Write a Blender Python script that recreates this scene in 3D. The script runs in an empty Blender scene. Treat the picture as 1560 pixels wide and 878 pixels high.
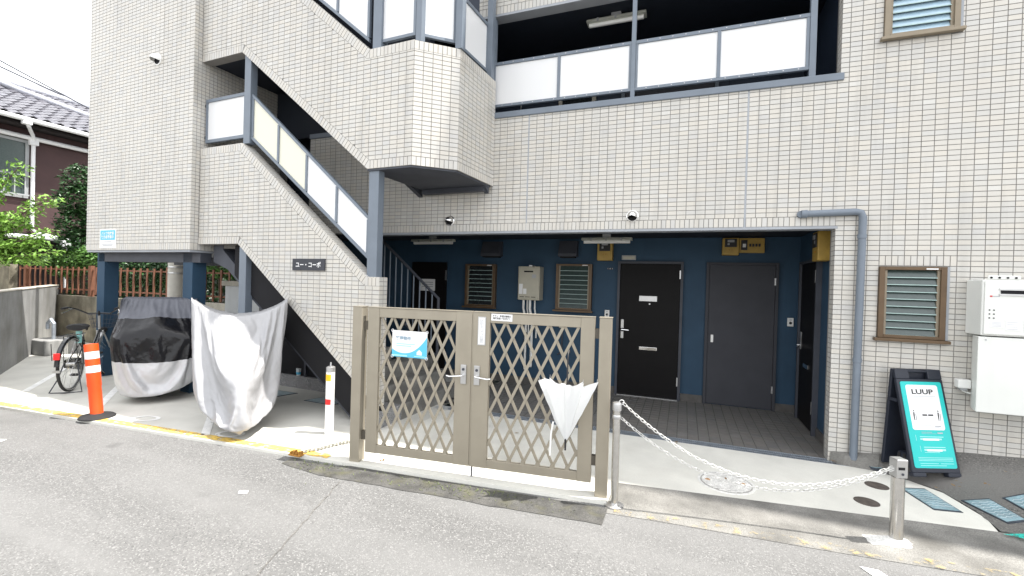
import bpy, bmesh, math, random
import numpy as np
from mathutils import Vector, Matrix, noise as mnoise

random.seed(7)
rng = np.random.default_rng(11)
scene = bpy.context.scene
COL = scene.collection

# ------------------------------------------------------------------ camera
YAW, PIT, ROL = -0.3628, -0.0074, 0.0292
CAM = Vector((-1.495, -5.472, 1.70))
fw = Vector((math.cos(PIT)*math.sin(YAW), math.cos(PIT)*math.cos(YAW), math.sin(PIT)))
rt = Vector((math.cos(YAW), -math.sin(YAW), 0.0))
up = rt.cross(fw)
rt, up = rt*math.cos(ROL)+up*math.sin(ROL), up*math.cos(ROL)-rt*math.sin(ROL)
cd = bpy.data.cameras.new('camera')
cd.sensor_width = 36.0
cd.lens = 36.0*689.73/1560.0
cd.clip_start = 0.05
cd.clip_end = 600
cam = bpy.data.objects.new('camera', cd)
COL.objects.link(cam)
cam.matrix_world = Matrix(((rt.x, up.x, -fw.x, CAM.x), (rt.y, up.y, -fw.y, CAM.y), (rt.z, up.z, -fw.z, CAM.z), (0, 0, 0, 1)))
scene.camera = cam

# ------------------------------------------------------------------ sky, sun, exposure
SUN_DIR = Vector((0.46, 0.13, 1.0)).normalized()
world = bpy.data.worlds.new('World')
scene.world = world
world.use_nodes = True
wn = world.node_tree
sky = wn.nodes.new('ShaderNodeTexSky')
sky.sky_type = 'NISHITA'
sky.sun_disc = False
sky.sun_elevation = math.asin(SUN_DIR.z)
sky.sun_rotation = math.atan2(SUN_DIR.x, SUN_DIR.y)
sky.air_density = 1.0
sky.dust_density = 2.0
sky.ozone_density = 1.0
hsv = wn.nodes.new('ShaderNodeHueSaturation')
hsv.inputs['Saturation'].default_value = 0.34      # thin white overcast: little blue left
wn.links.new(sky.outputs['Color'], hsv.inputs['Color'])
veil = wn.nodes.new('ShaderNodeMix'); veil.data_type = 'RGBA'       # even veil of thin white cloud over the blue sky
veil.inputs[0].default_value = 0.55
veil.inputs[7].default_value = (9.0, 9.05, 9.1, 1)
wn.links.new(hsv.outputs['Color'], veil.inputs[6])
wn.links.new(veil.outputs[2], wn.nodes['Background'].inputs['Color'])
wn.nodes['Background'].inputs['Strength'].default_value = 0.15
sl = bpy.data.lights.new('sun', 'SUN')
sl.energy = 4.0
sl.angle = math.radians(0.6)
sl.color = (1.0, 0.96, 0.9)
so = bpy.data.objects.new('sun', sl)
COL.objects.link(so)
so.location = (6, 3, 14)
so.rotation_euler = (-SUN_DIR).to_track_quat('-Z', 'Y').to_euler()
scene.view_settings.view_transform = 'Standard'
scene.view_settings.look = 'None'
scene.view_settings.exposure = 1.15
scene.view_settings.gamma = 1.0
scene.view_settings.use_curve_mapping = False

# ------------------------------------------------------------------ materials
MATS = {}
def mat(name, col, rough=0.6, metal=0.0, var=0.10, vs=5.0, bump=0.0, bs=150.0, coat=0.0, spec=0.5,
        fine=0.0, fs=300.0, streak=0.0, dirt=None, dirts=2.0, dirta=0.0):
    m = bpy.data.materials.new(name); m.use_nodes = True
    nt = m.node_tree; N = nt.nodes; L = nt.links
    b = N['Principled BSDF']
    geo = N.new('ShaderNodeNewGeometry')
    def noise(scale, detail=4, vec=None):
        n = N.new('ShaderNodeTexNoise'); n.inputs['Scale'].default_value = scale; n.inputs['Detail'].default_value = detail
        L.new(vec if vec is not None else geo.outputs['Position'], n.inputs['Vector']); return n.outputs['Fac']
    def mix(fac, a, bb):
        x = N.new('ShaderNodeMix'); x.data_type = 'RGBA'
        if isinstance(fac, float): x.inputs[0].default_value = fac
        else: L.new(fac, x.inputs[0])
        for i, c in ((6, a), (7, bb)):
            if isinstance(c, tuple): x.inputs[i].default_value = (*c, 1)
            else: L.new(c, x.inputs[i])
        return x.outputs[2]
    def ramp(fac, lo, hi):
        r = N.new('ShaderNodeMapRange'); r.inputs[1].default_value = lo; r.inputs[2].default_value = hi
        L.new(fac, r.inputs[0]); return r.outputs[0]
    c = tuple(col)
    out = c
    if var > 0:
        out = mix(ramp(noise(vs), 0.3, 0.7), tuple(max(0, x*(1-var)) for x in c), tuple(min(1, x*(1+var)) for x in c))
    if fine > 0:
        f = ramp(noise(fs, 2), 0.28, 0.72)
        hi = N.new('ShaderNodeMix'); hi.data_type = 'RGBA'; hi.blend_type = 'MULTIPLY'; hi.inputs[0].default_value = 1.0
        g = N.new('ShaderNodeMapRange'); L.new(f, g.inputs[0]); g.inputs[3].default_value = 1-fine; g.inputs[4].default_value = 1+fine
        if isinstance(out, tuple): hi.inputs[6].default_value = (*out, 1)
        else: L.new(out, hi.inputs[6])
        L.new(g.outputs[0], hi.inputs[7]); out = hi.outputs[2]
    if streak > 0:
        mp = N.new('ShaderNodeMapping'); mp.inputs['Scale'].default_value = (9, 9, 0.7); L.new(geo.outputs['Position'], mp.inputs['Vector'])
        s = ramp(noise(1.0, 5, mp.outputs['Vector']), 0.52, 0.78)
        sm = N.new('ShaderNodeMath'); sm.operation = 'MULTIPLY'; L.new(s, sm.inputs[0]); sm.inputs[1].default_value = streak
        out = mix(sm.outputs[0], out, tuple(x*0.55 for x in c))
    if dirt is not None:
        d = ramp(noise(dirts, 6), 0.5, 0.72)
        dm = N.new('ShaderNodeMath'); dm.operation = 'MULTIPLY'; L.new(d, dm.inputs[0]); dm.inputs[1].default_value = dirta
        out = mix(dm.outputs[0], out, dirt)
    if isinstance(out, tuple): b.inputs['Base Color'].default_value = (*out, 1)
    else: L.new(out, b.inputs['Base Color'])
    b.inputs['Roughness'].default_value = rough
    b.inputs['Metallic'].default_value = metal
    b.inputs['Specular IOR Level'].default_value = spec
    if coat: b.inputs['Coat Weight'].default_value = coat
    if bump > 0:
        bp = N.new('ShaderNodeBump'); bp.inputs['Strength'].default_value = bump; bp.inputs['Distance'].default_value = 0.01
        L.new(noise(bs, 3), bp.inputs['Height']); L.new(bp.outputs[0], b.inputs['Normal'])
    MATS[name] = m
    return m

def tile_mat(name, col, var, rough, warm=0.0):
    m = mat(name, col, rough=rough, var=0.05, vs=0.9, streak=0.36)
    nt = m.node_tree; N = nt.nodes; L = nt.links; b = N['Principled BSDF']
    base = b.inputs['Base Color'].links[0].from_socket
    geo = N.new('ShaderNodeNewGeometry'); oi = N.new('ShaderNodeObjectInfo')
    a = N.new('ShaderNodeMath'); a.operation = 'ADD'; L.new(geo.outputs['Random Per Island'], a.inputs[0]); L.new(oi.outputs['Random'], a.inputs[1])
    fr = N.new('ShaderNodeMath'); fr.operation = 'FRACT'; L.new(a.outputs[0], fr.inputs[0])
    cr = N.new('ShaderNodeValToRGB')
    cr.color_ramp.elements[0].color = (1-var, 1-var, 1-var*0.9, 1); cr.color_ramp.elements[1].color = (1.0+var*.5, 1.0+var*.5, 1.0+var*.4, 1)
    e = cr.color_ramp.elements.new(0.93); e.color = (1.02, 0.985, 0.93, 1)
    e = cr.color_ramp.elements.new(0.07); e.color = (1-var*.6, 1-var*.62, 1-var*.7, 1)
    L.new(fr.outputs[0], cr.inputs[0])
    mx = N.new('ShaderNodeMix'); mx.data_type = 'RGBA'; mx.blend_type = 'MULTIPLY'; mx.inputs[0].default_value = 1
    L.new(base, mx.inputs[6]); L.new(cr.outputs[0], mx.inputs[7]); L.new(mx.outputs[2], b.inputs['Base Color'])
    return m

def glassy(name, col, rough=0.35, trans=0.5):
    m = bpy.data.materials.new(name); m.use_nodes = True
    nt = m.node_tree; N = nt.nodes; L = nt.links; b = N['Principled BSDF']
    b.inputs['Base Color'].default_value = (*col, 1); b.inputs['Roughness'].default_value = rough
    tr = N.new('ShaderNodeBsdfTranslucent'); tr.inputs['Color'].default_value = (*col, 1)
    ms = N.new('ShaderNodeMixShader'); ms.inputs[0].default_value = trans
    L.new(b.outputs[0], ms.inputs[1]); L.new(tr.outputs[0], ms.inputs[2]); L.new(ms.outputs[0], N['Material Output'].inputs['Surface'])
    MATS[name] = m; return m

def worn_paint(name, col, lo, hi, scale=14.0):
    m = mat(name, col, rough=0.75, var=0.12, vs=9)
    nt = m.node_tree; N = nt.nodes; L = nt.links; b = N['Principled BSDF']
    geo = N.new('ShaderNodeNewGeometry'); n = N.new('ShaderNodeTexNoise'); n.inputs['Scale'].default_value = scale; n.inputs['Detail'].default_value = 9; n.inputs['Roughness'].default_value = 0.7
    L.new(geo.outputs['Position'], n.inputs['Vector'])
    r = N.new('ShaderNodeMapRange'); r.inputs[1].default_value = lo; r.inputs[2].default_value = hi; L.new(n.outputs['Fac'], r.inputs[0])
    L.new(r.outputs[0], b.inputs['Alpha']); return m

def asphalt_mat(name, base, light, dark, dirt=0.0):
    m = bpy.data.materials.new(name); m.use_nodes = True
    nt = m.node_tree; N = nt.nodes; L = nt.links; b = N['Principled BSDF']
    geo = N.new('ShaderNodeNewGeometry')
    def nz(s, d=3, r=.5):
        n = N.new('ShaderNodeTexNoise'); n.inputs['Scale'].default_value = s; n.inputs['Detail'].default_value = d; n.inputs['Roughness'].default_value = r; L.new(geo.outputs['Position'], n.inputs['Vector']); return n.outputs['Fac']
    def mr(f, a, c):
        r = N.new('ShaderNodeMapRange'); r.inputs[1].default_value = a; r.inputs[2].default_value = c; L.new(f, r.inputs[0]); return r.outputs[0]
    def mx(f, a, c):
        x = N.new('ShaderNodeMix'); x.data_type = 'RGBA'; L.new(f, x.inputs[0])
        for i, q in ((6, a), (7, c)):
            if isinstance(q, tuple): x.inputs[i].default_value = (*q, 1)
            else: L.new(q, x.inputs[i])
        return x.outputs[2]
    vo = N.new('ShaderNodeTexVoronoi'); vo.inputs['Scale'].default_value = 125.0; L.new(geo.outputs['Position'], vo.inputs['Vector'])
    sep = N.new('ShaderNodeSeparateColor'); L.new(vo.outputs['Color'], sep.inputs[0])
    c = mx(mr(nz(1.3, 5), .35, .65), tuple(x*.86 for x in base), tuple(x*1.12 for x in base))
    c = mx(mr(nz(45, 3), .35, .75), c, tuple(x*.82 for x in base))
    c = mx(mr(sep.outputs[0], .78, .95), c, light)
    c = mx(mr(sep.outputs[1], .84, .98), c, dark)
    mpw = N.new('ShaderNodeMapping'); mpw.inputs['Rotation'].default_value = (0, 0, -.083); mpw.inputs['Scale'].default_value = (.12, 1.1, 1); L.new(geo.outputs['Position'], mpw.inputs['Vector'])
    nw = N.new('ShaderNodeTexNoise'); nw.inputs['Scale'].default_value = 1.6; nw.inputs['Detail'].default_value = 4; L.new(mpw.outputs['Vector'], nw.inputs['Vector'])
    c = mx(mr(nw.outputs['Fac'], .42, .68), c, tuple(x*1.22 for x in base))            # paler worn wheel tracks along the road
    c = mx(mr(nz(0.55, 6, .65), .57, .78), c, tuple(x*.72 for x in base))
    c = mx(mr(nz(2.1, 3), .68, .86), c, tuple(x*.6 for x in base))                      # small oil spots
    L.new(c, b.inputs['Base Color']); b.inputs['Roughness'].default_value = .85
    bp = N.new('ShaderNodeBump'); bp.inputs['Strength'].default_value = .7; bp.inputs['Distance'].default_value = .005
    ad = N.new('ShaderNodeMath'); ad.operation = 'ADD'; L.new(vo.outputs['Distance'], ad.inputs[0]); L.new(nz(160, 2), ad.inputs[1])
    L.new(ad.outputs[0], bp.inputs['Height']); L.new(bp.outputs[0], b.inputs['Normal'])
    MATS[name] = m; return m

tile_mat('tile', (0.55, 0.54, 0.515), 0.085, 0.34)
mat('grout', (0.23, 0.222, 0.21), 0.9, var=.2, vs=3)
tile_mat('floor_tile', (0.18, 0.175, 0.17), 0.16, 0.5)
mat('floor_grout', (0.12, 0.115, 0.11), 0.9, var=.25, vs=3)
mat('skirting', (0.09, 0.085, 0.08), .6, var=.2, vs=9)
asphalt_mat('asphalt', (0.155, 0.154, 0.151), (0.255, 0.252, 0.246), (0.088, 0.087, 0.085))
asphalt_mat('old_asphalt', (0.135, 0.13, 0.122), (0.26, 0.25, 0.23), (0.04, 0.04, 0.038))
mat('pavement', (0.68, 0.67, 0.615), .85, var=.10, vs=2.2, fine=.06, fs=160, bump=.12, bs=220, dirt=(.50, .48, .43), dirts=2.4, dirta=.35)
mat('parking_concrete', (0.64, 0.63, 0.58), .85, var=.10, vs=1.7, fine=.05, fs=160, bump=.12, bs=220, dirt=(.46, .445, .40), dirts=1.9, dirta=.4)
mat('kerb_concrete', (0.19, 0.185, 0.172), .9, var=.3, vs=3.5, fine=.3, fs=130, bump=.5, bs=150, dirt=(.10, .095, .085), dirts=2.6, dirta=.75)  # dark dirt blotches also stand in for shade on the kerb face
mat('moss_shadow_strip', (0.075, 0.073, 0.068), .95, var=.35, vs=7, fine=.35, fs=110, bump=.6, bs=120, dirt=(.12, .115, .06), dirts=6, dirta=.5)  # mossy asphalt, with the gate's shadow band darkened into its colour
mat('wall_concrete', (0.27, 0.27, 0.265), .9, var=.18, vs=2, fine=.1, fs=60, bump=.25, bs=60, streak=.6, dirt=(.13, .125, .10), dirts=1.6, dirta=.5)
mat('stained_concrete', (0.21, 0.19, 0.145), .92, var=.35, vs=3, fine=.2, fs=50, bump=.3, bs=50, streak=.8, dirt=(.05, .045, .03), dirts=2.5, dirta=.7)
mat('light_concrete', (0.50, 0.47, 0.40), .9, var=.15, vs=3, fine=.1, fs=60, bump=.2, bs=80, streak=.4)
mat('granite', (0.26, 0.26, 0.265), .7, var=.12, vs=6, fine=.75, fs=90, bump=.2, bs=120)
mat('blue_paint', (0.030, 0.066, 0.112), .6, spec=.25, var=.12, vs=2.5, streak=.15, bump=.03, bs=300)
mat('dark_navy', (0.010, 0.015, 0.026), .7, var=.15, vs=3)  # shade of the corridor ceiling is put into this darker base colour
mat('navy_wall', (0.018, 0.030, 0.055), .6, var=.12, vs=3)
mat('steel_grey', (0.155, 0.185, 0.225), .45, var=.06, vs=6)
mat('beam_grey', (0.32, 0.34, 0.37), .5, var=.08, vs=4)
mat('dark_steel', (0.05, 0.055, 0.07), .6, var=.15, vs=5)
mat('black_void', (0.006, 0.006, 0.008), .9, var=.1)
mat('bronze', (0.325, 0.292, 0.232), .42, metal=.35, var=.05, vs=7, bump=.02, bs=500, streak=.12)
mat('bronze_dark', (0.10, 0.088, 0.07), .5, metal=.3, var=.1)
mat('stainless', (0.62, 0.61, 0.59), .24, metal=1.0, var=.08, vs=30)
mat('chrome', (0.78, 0.78, 0.78), .12, metal=1.0, var=.02)
mat('silver', (0.55, 0.55, 0.55), .35, metal=.9, var=.04)
mat('chain_white', (0.62, 0.62, 0.60), .4, metal=.35, var=.08, vs=60)
mat('chain_old', (0.30, 0.29, 0.25), .7, metal=.3, var=.3, vs=60)
mat('rust', (0.36, 0.17, 0.03), .9, var=.4, vs=60)
mat('door_black', (0.006, 0.0055, 0.006), .5, var=.1, spec=.15)
mat('door_grey', (0.056, 0.058, 0.068), .6, spec=.2, var=.06, vs=4, bump=.03, bs=350)
mat('brown_frame', (0.115, 0.072, 0.038), .45, metal=.2, var=.12, vs=9)
mat('khaki_frame', (0.24, 0.20, 0.145), .45, metal=.25, var=.08, vs=9)
mat('louvre_edge', (0.34, 0.46, 0.44), .3, var=.05)
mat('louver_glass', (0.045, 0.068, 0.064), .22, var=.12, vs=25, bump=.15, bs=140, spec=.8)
mat('louver_glass_sky', (0.36, 0.50, 0.60), .14, var=.08, vs=25, bump=.12, bs=140, spec=.9)  # sky reflection is put into the base colour
mat('dark_glass', (0.02, 0.024, 0.026), .12, var=.05, spec=.8)
mat('heater_white', (0.70, 0.71, 0.68), .4, var=.03, vs=3, streak=.08)
mat('heater_beige', (0.47, 0.445, 0.36), .45, var=.06, vs=8)
mat('meter_yellow', (0.42, 0.27, 0.055), .45, var=.12, vs=9)
mat('plastic_black', (0.014, 0.014, 0.016), .45, var=.1)
mat('plastic_navy', (0.014, 0.018, 0.030), .5, var=.1, bump=.05, bs=400)
mat('plastic_white', (0.78, 0.78, 0.76), .4, var=.03)
mat('plastic_grey', (0.33, 0.34, 0.35), .5, var=.05)
mat('lamp_white', (0.52, 0.53, 0.47), .4, var=.08, vs=12)
mat('paper_white', (0.80, 0.80, 0.80), .6, var=.02)
mat('print_blue', (0.03, 0.40, 0.66), .5, var=.03)
mat('print_lightblue', (0.10, 0.50, 0.74), .5, var=.03)
mat('print_greyblue', (0.20, 0.32, 0.42), .6, var=.02)
mat('print_black', (0.02, 0.02, 0.022), .6, var=.02)
mat('print_grey', (0.42, 0.43, 0.45), .6, var=.02)
mat('teal', (0.012, 0.50, 0.475), .5, var=.03)
mat('teal_light', (0.36, 0.72, 0.70), .5, var=.02)
mat('red_print', (0.55, 0.03, 0.04), .5, var=.05)
mat('orange', (0.80, 0.085, 0.012), .4, var=.05, vs=9)
mat('reflector_white', (0.80, 0.80, 0.80), .35, var=.02)
mat('reflector_red', (0.62, 0.02, 0.02), .3, var=.05)
mat('reflector_yellow', (0.75, 0.47, 0.01), .35, var=.05)
mat('pole_white', (0.78, 0.78, 0.77), .4, var=.03, vs=9)
mat('rubber', (0.017, 0.017, 0.018), .75, var=.2, vs=20)
mat('tyre_wall', (0.52, 0.52, 0.50), .7, var=.05)
mat('bike_frame', (0.012, 0.013, 0.016), .25, coat=.6, var=.05)
mat('cover_silver', (0.54, 0.545, 0.56), .36, metal=.2, var=.08, vs=4, bump=.7, bs=14, spec=.6)
mat('cover_white', (0.36, 0.36, 0.37), .40, metal=.12, var=.06, vs=4, bump=.38, bs=12, spec=.6)
mat('cover_black', (0.008, 0.008, 0.010), .2, var=.2, vs=6, bump=.8, bs=11, spec=.35)
mat('cover_grey', (0.10, 0.105, 0.125), .5, var=.1, vs=6, bump=.3, bs=24)
glassy('panel_white', (0.84, 0.845, 0.85), .25, .15)
glassy('panel_cream', (0.80, 0.785, 0.66), .30, .15)
glassy('umbrella_film', (0.87, 0.88, 0.88), .28, .35)
mat('brick_red', (0.20, 0.085, 0.05), .65, var=.15, vs=9)
mat('fence_dark', (0.05, 0.03, 0.022), .7, var=.2)
mat('house_brown', (0.062, 0.030, 0.030), .7, var=.14, vs=2, streak=.35, bump=.05, bs=60)
mat('house_dark', (0.020, 0.015, 0.016), .8, var=.1)
mat('gutter_white', (0.78, 0.78, 0.80), .4, var=.03, streak=.1)
tile_mat('roof_tile', (0.12, 0.12, 0.145), .28, .28)
mat('roof_under', (0.03, 0.03, 0.038), .8, var=.1)
mat('roof_ridge', (0.34, 0.35, 0.39), .4, var=.2, vs=12)
mat('bark', (0.09, 0.065, 0.045), .9, var=.3, vs=20, bump=.4, bs=60)
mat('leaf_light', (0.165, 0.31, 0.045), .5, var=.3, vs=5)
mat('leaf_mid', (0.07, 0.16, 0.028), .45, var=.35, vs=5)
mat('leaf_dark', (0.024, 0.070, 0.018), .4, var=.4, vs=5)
mat('dry_leaf', (0.22, 0.13, 0.05), .8, var=.3, vs=30)
mat('weed', (0.10, 0.12, 0.045), .7, var=.4, vs=20)
mat('iron_lid', (0.36, 0.35, 0.33), .7, var=.2, vs=12, fine=.2, fs=90)
mat('iron_white', (0.72, 0.71, 0.68), .7, var=.15, vs=12, fine=.2, fs=90)
mat('iron_rust', (0.085, 0.07, 0.06), .8, var=.3, vs=20, bump=.3, bs=120)
mat('hatch_blue', (0.22, 0.33, 0.37), .7, var=.25, vs=10, fine=.2, fs=70, dirt=(.30, .32, .31), dirts=14, dirta=.5)
mat('hatch_pale', (0.40, 0.49, 0.52), .7, var=.2, vs=10)
mat('hatch_frame', (0.035, 0.045, 0.06), .7, var=.3, vs=15)
mat('galvanised', (0.40, 0.44, 0.49), .4, metal=.6, var=.15, vs=12)
mat('cabinet_white', (0.56, 0.575, 0.575), .55, var=.06, vs=4, streak=.2)
mat('cabinet_dark', (0.06, 0.062, 0.065), .6, var=.1)
mat('pole_concrete', (0.52, 0.50, 0.45), .8, var=.1, vs=6)
mat('cup', (0.70, 0.74, 0.78), .4, var=.02)
worn_paint('yellow_paint', (0.74, 0.50, 0.11), .36, .54)
worn_paint('yellow_worn', (0.55, 0.41, 0.16), .53, .72, 11)
worn_paint('white_paint', (0.86, 0.86, 0.84), .28, .40, 22)
worn_paint('teal_paint', (0.02, 0.48, 0.40), .40, .5, 30)
worn_paint('mortar_white', (0.62, 0.60, 0.58), .32, .44, 16)
for m in MATS.values():
    if m.name in ('yellow_paint', 'yellow_worn', 'white_paint', 'teal_paint', 'mortar_white'):
        m.surface_render_method = 'DITHERED'

# ------------------------------------------------------------------ mesh helpers
def frame(o, ex, ey=None, ez=(0, 0, 1)):
    ex = Vector(ex).normalized(); ez = Vector(ez).normalized()
    ey = ez.cross(ex) if ey is None else Vector(ey).normalized()
    return (Vector(o), ex, ey, ez)
WORLD = frame((0, 0, 0), (1, 0, 0))
def P(fr, a, b, c): return fr[0]+fr[1]*a+fr[2]*b+fr[3]*c

class MB:
    def __init__(s): s.v = []; s.f = []; s.mi = []; s.cur = 0
    def add(s, vs, fs):
        o = len(s.v); s.v += [tuple(x) for x in vs]; s.f += [tuple(i+o for i in f) for f in fs]; s.mi += [s.cur]*len(fs); return s
    def box(s, x0, x1, y0, y1, z0, z1, fr=WORLD):
        vs = [P(fr, x, y, z) for z in (z0, z1) for y in (y0, y1) for x in (x0, x1)]
        return s.add(vs, [(0, 2, 3, 1), (4, 5, 7, 6), (0, 1, 5, 4), (2, 6, 7, 3), (0, 4, 6, 2), (1, 3, 7, 5)])
    def prism(s, poly, h0, h1, fr, axes=(0, 2, 1)):
        # poly in the (axes[0], axes[1]) plane of fr, extruded along axes[2]
        def pt(a, b, c):
            q = [0, 0, 0]; q[axes[0]] = a; q[axes[1]] = b; q[axes[2]] = c; return P(fr, *q)
        n = len(poly)
        vs = [pt(a, b, h0) for a, b in poly]+[pt(a, b, h1) for a, b in poly]
        return s.add(vs, [tuple(range(n)), tuple(range(2*n-1, n-1, -1))]+[(i, i+n, (i+1) % n+n, (i+1) % n) for i in range(n)])
    def tube(s, path, r, n=8, closed=False, caps=True):
        path = [Vector(p) for p in path]; m = len(path); rs = r if isinstance(r, (list, tuple)) else [r]*m
        rings = []; prev = None
        for i, p in enumerate(path):
            if closed: t = path[(i+1) % m]-path[i-1]
            else: t = path[min(i+1, m-1)]-path[max(i-1, 0)]
            t = t.normalized() if t.length > 1e-9 else Vector((0, 0, 1))
            if prev is None:
                a = Vector((0, 0, 1)) if abs(t.z) < .9 else Vector((1, 0, 0)); x = t.cross(a).normalized()
            else:
                x = prev-t*prev.dot(t); x = x.normalized() if x.length > 1e-6 else t.orthogonal().normalized()
            prev = x; y = t.cross(x)
            rings.append([p+(x*math.cos(k*2*math.pi/n)+y*math.sin(k*2*math.pi/n))*rs[i] for k in range(n)])
        vs = [q for ring in rings for q in ring]; fs = []
        for i in range(m if closed else m-1):
            j = (i+1) % m
            for k in range(n): fs.append((i*n+k, i*n+(k+1) % n, j*n+(k+1) % n, j*n+k))
        if caps and not closed: fs += [tuple(range(n))[::-1], tuple((m-1)*n+k for k in range(n))]
        return s.add(vs, fs)
    def lathe(s, prof, n, fr, caps=True):
        vs = []; fs = []
        for r, z in prof:
            for k in range(n):
                a = k*2*math.pi/n; vs.append(P(fr, r*math.cos(a), r*math.sin(a), z))
        m = len(prof)
        for i in range(m-1):
            for k in range(n): fs.append((i*n+k, i*n+(k+1) % n, (i+1)*n+(k+1) % n, (i+1)*n+k))
        if caps: fs += [tuple(range(n))[::-1], tuple((m-1)*n+k for k in range(n))]
        return s.add(vs, fs)
    def torus(s, fr, R, r, n=28, m=6, a0=0, a1=2*math.pi, axes=(0, 2)):
        full = abs(a1-a0-2*math.pi) < 1e-6
        pts = []
        for i in range(n if full else n+1):
            a = a0+(a1-a0)*i/n; q = [0, 0, 0]; q[axes[0]] = R*math.cos(a); q[axes[1]] = R*math.sin(a); pts.append(P(fr, *q))
        return s.tube(pts, r, m, closed=full)
    def sheet(s, poly, z): return s.add([(x, y, z) for x, y in poly], [tuple(range(len(poly)))])
    def build(s, name, m, parent=None, smooth=False, bevel=0.0, recalc=True, seg=2, root=None, **tags):
        me = bpy.data.meshes.new(name)
        org = Vector((0, 0, 0))
        if parent is not None: org = ORG[parent.name]
        elif root is not None: org = Vector(root)
        elif s.v:
            a = np.array(s.v); org = Vector(((a[:, 0].min()+a[:, 0].max())/2, (a[:, 1].min()+a[:, 1].max())/2, a[:, 2].min()))
        me.from_pydata([(x-org.x, y-org.y, z-org.z) for x, y, z in s.v], [], s.f)
        mats = m if isinstance(m, (list, tuple)) else [m]
        for k in mats: me.materials.append(MATS[k])
        if len(mats) > 1: me.polygons.foreach_set('material_index', s.mi)
        if recalc:
            bm = bmesh.new(); bm.from_mesh(me); bmesh.ops.recalc_face_normals(bm, faces=bm.faces); bm.to_mesh(me); bm.free()
        if smooth:
            me.shade_smooth()
            try: me.set_sharp_from_angle(angle=math.radians(38))
            except Exception: pass
        o = bpy.data.objects.new(name, me); COL.objects.link(o)
        if parent is not None: o.parent = parent
        else: o.location = org
        ORG[o.name] = org
        if bevel > 0:
            bv = o.modifiers.new('bevel', 'BEVEL'); bv.width = bevel; bv.segments = seg; bv.limit_method = 'ANGLE'; bv.angle_limit = math.radians(35)
        for k, v in tags.items(): o[k] = v
        return o
ORG = {}
def thing(name, loc, label, category, group=None):
    o = bpy.data.objects.new(name, None); COL.objects.link(o); o.location = loc; o.empty_display_size = .1
    o['label'] = label; o['category'] = category
    if group: o['group'] = group
    ORG[o.name] = Vector(loc); return o
def dup(o, loc, rz=None, parent=None, **tags):
    c = o.copy(); COL.objects.link(c)
    if parent is None:
        c.location = loc
        if rz is not None: c.rotation_euler = (0, 0, rz)
    else: c.parent = parent
    ORG[c.name] = Vector(loc) if parent is None else ORG[parent.name]
    for k, v in tags.items(): c[k] = v
    for ch in list(o.children): dup(ch, (0, 0, 0), parent=c)
    return c

def clip(poly, a, b):
    # keep the part of poly left of the directed line a->b
    out = []; n = len(poly)
    def side(p): return (b[0]-a[0])*(p[1]-a[1])-(b[1]-a[1])*(p[0]-a[0])
    for i in range(n):
        p, q = poly[i], poly[(i+1) % n]; sp, sq = side(p), side(q)
        if sp >= -1e-9: out.append(p)
        if (sp > 1e-9 and sq < -1e-9) or (sp < -1e-9 and sq > 1e-9):
            t = sp/(sp-sq); out.append((p[0]+(q[0]-p[0])*t, p[1]+(q[1]-p[1])*t))
    return out
def area(p): return .5*sum(p[i][0]*p[(i+1) % len(p)][1]-p[(i+1) % len(p)][0]*p[i][1] for i in range(len(p)))
def clip_convex(poly, reg):
    if area(reg) < 0: reg = reg[::-1]
    for i in range(len(reg)):
        poly = clip(poly, reg[i], reg[(i+1) % len(reg)])
        if len(poly) < 3: return []
    return poly
GAP = .0068
PROUD = .005
FULL = {}            # full tiles kept aside as single objects:  key -> list of (frame, s, z)
def add_tile(mb, fr, poly):
    # fr: (origin, e, n_out, up); the front of the tile lies in the plane, its sides go back
    if area(poly) < 0: poly = poly[::-1]
    if abs(area(poly)) < 2.5e-4: return
    n = len(poly)
    vs = [P(fr, a, 0, b) for a, b in poly]+[P(fr, a, -PROUD*2, b) for a, b in poly]
    mb.add(vs, [tuple(range(n))]+[(i, i+n, (i+1) % n+n, (i+1) % n) for i in range(n)])
def tile_area(mb, fr, regs, s0, z0, holes=(), ps=.1, pz=.05, keep=None):
    for reg in regs:
        xs = [p[0] for p in reg]; zs = [p[1] for p in reg]
        i0, i1 = math.floor((min(xs)-s0)/ps), math.ceil((max(xs)-s0)/ps)
        j0, j1 = math.floor((min(zs)-z0)/pz), math.ceil((max(zs)-z0)/pz)
        for i in range(i0, i1):
            for j in range(j0, j1):
                a0, a1 = s0+i*ps+GAP/2, s0+(i+1)*ps-GAP/2; b0, b1 = z0+j*pz+GAP/2, z0+(j+1)*pz-GAP/2
                rects = [(a0, a1, b0, b1)]
                for h in holes:
                    nr = []
                    for r in rects:
                        if r[1] <= h[0] or r[0] >= h[1] or r[3] <= h[2] or r[2] >= h[3]: nr.append(r); continue
                        if r[0] < h[0]: nr.append((r[0], h[0], r[2], r[3]))
                        if r[1] > h[1]: nr.append((h[1], r[1], r[2], r[3]))
                        m0, m1 = max(r[0], h[0]), min(r[1], h[1])
                        if r[2] < h[2]: nr.append((m0, m1, r[2], h[2]))
                        if r[3] > h[3]: nr.append((m0, m1, h[3], r[3]))
                    rects = nr
                for r in rects:
                    q = clip_convex([(r[0], r[2]), (r[1], r[2]), (r[1], r[3]), (r[0], r[3])], reg)
                    if len(q) < 3: continue
                    if keep is not None and abs(area(q)-(a1-a0)*(b1-b0)) < 1e-7 and keep(a0, b0): FULL.setdefault('k', []).append((fr, (a0+a1)/2, (b0+b1)/2)); continue
                    add_tile(mb, fr, q)
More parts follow.
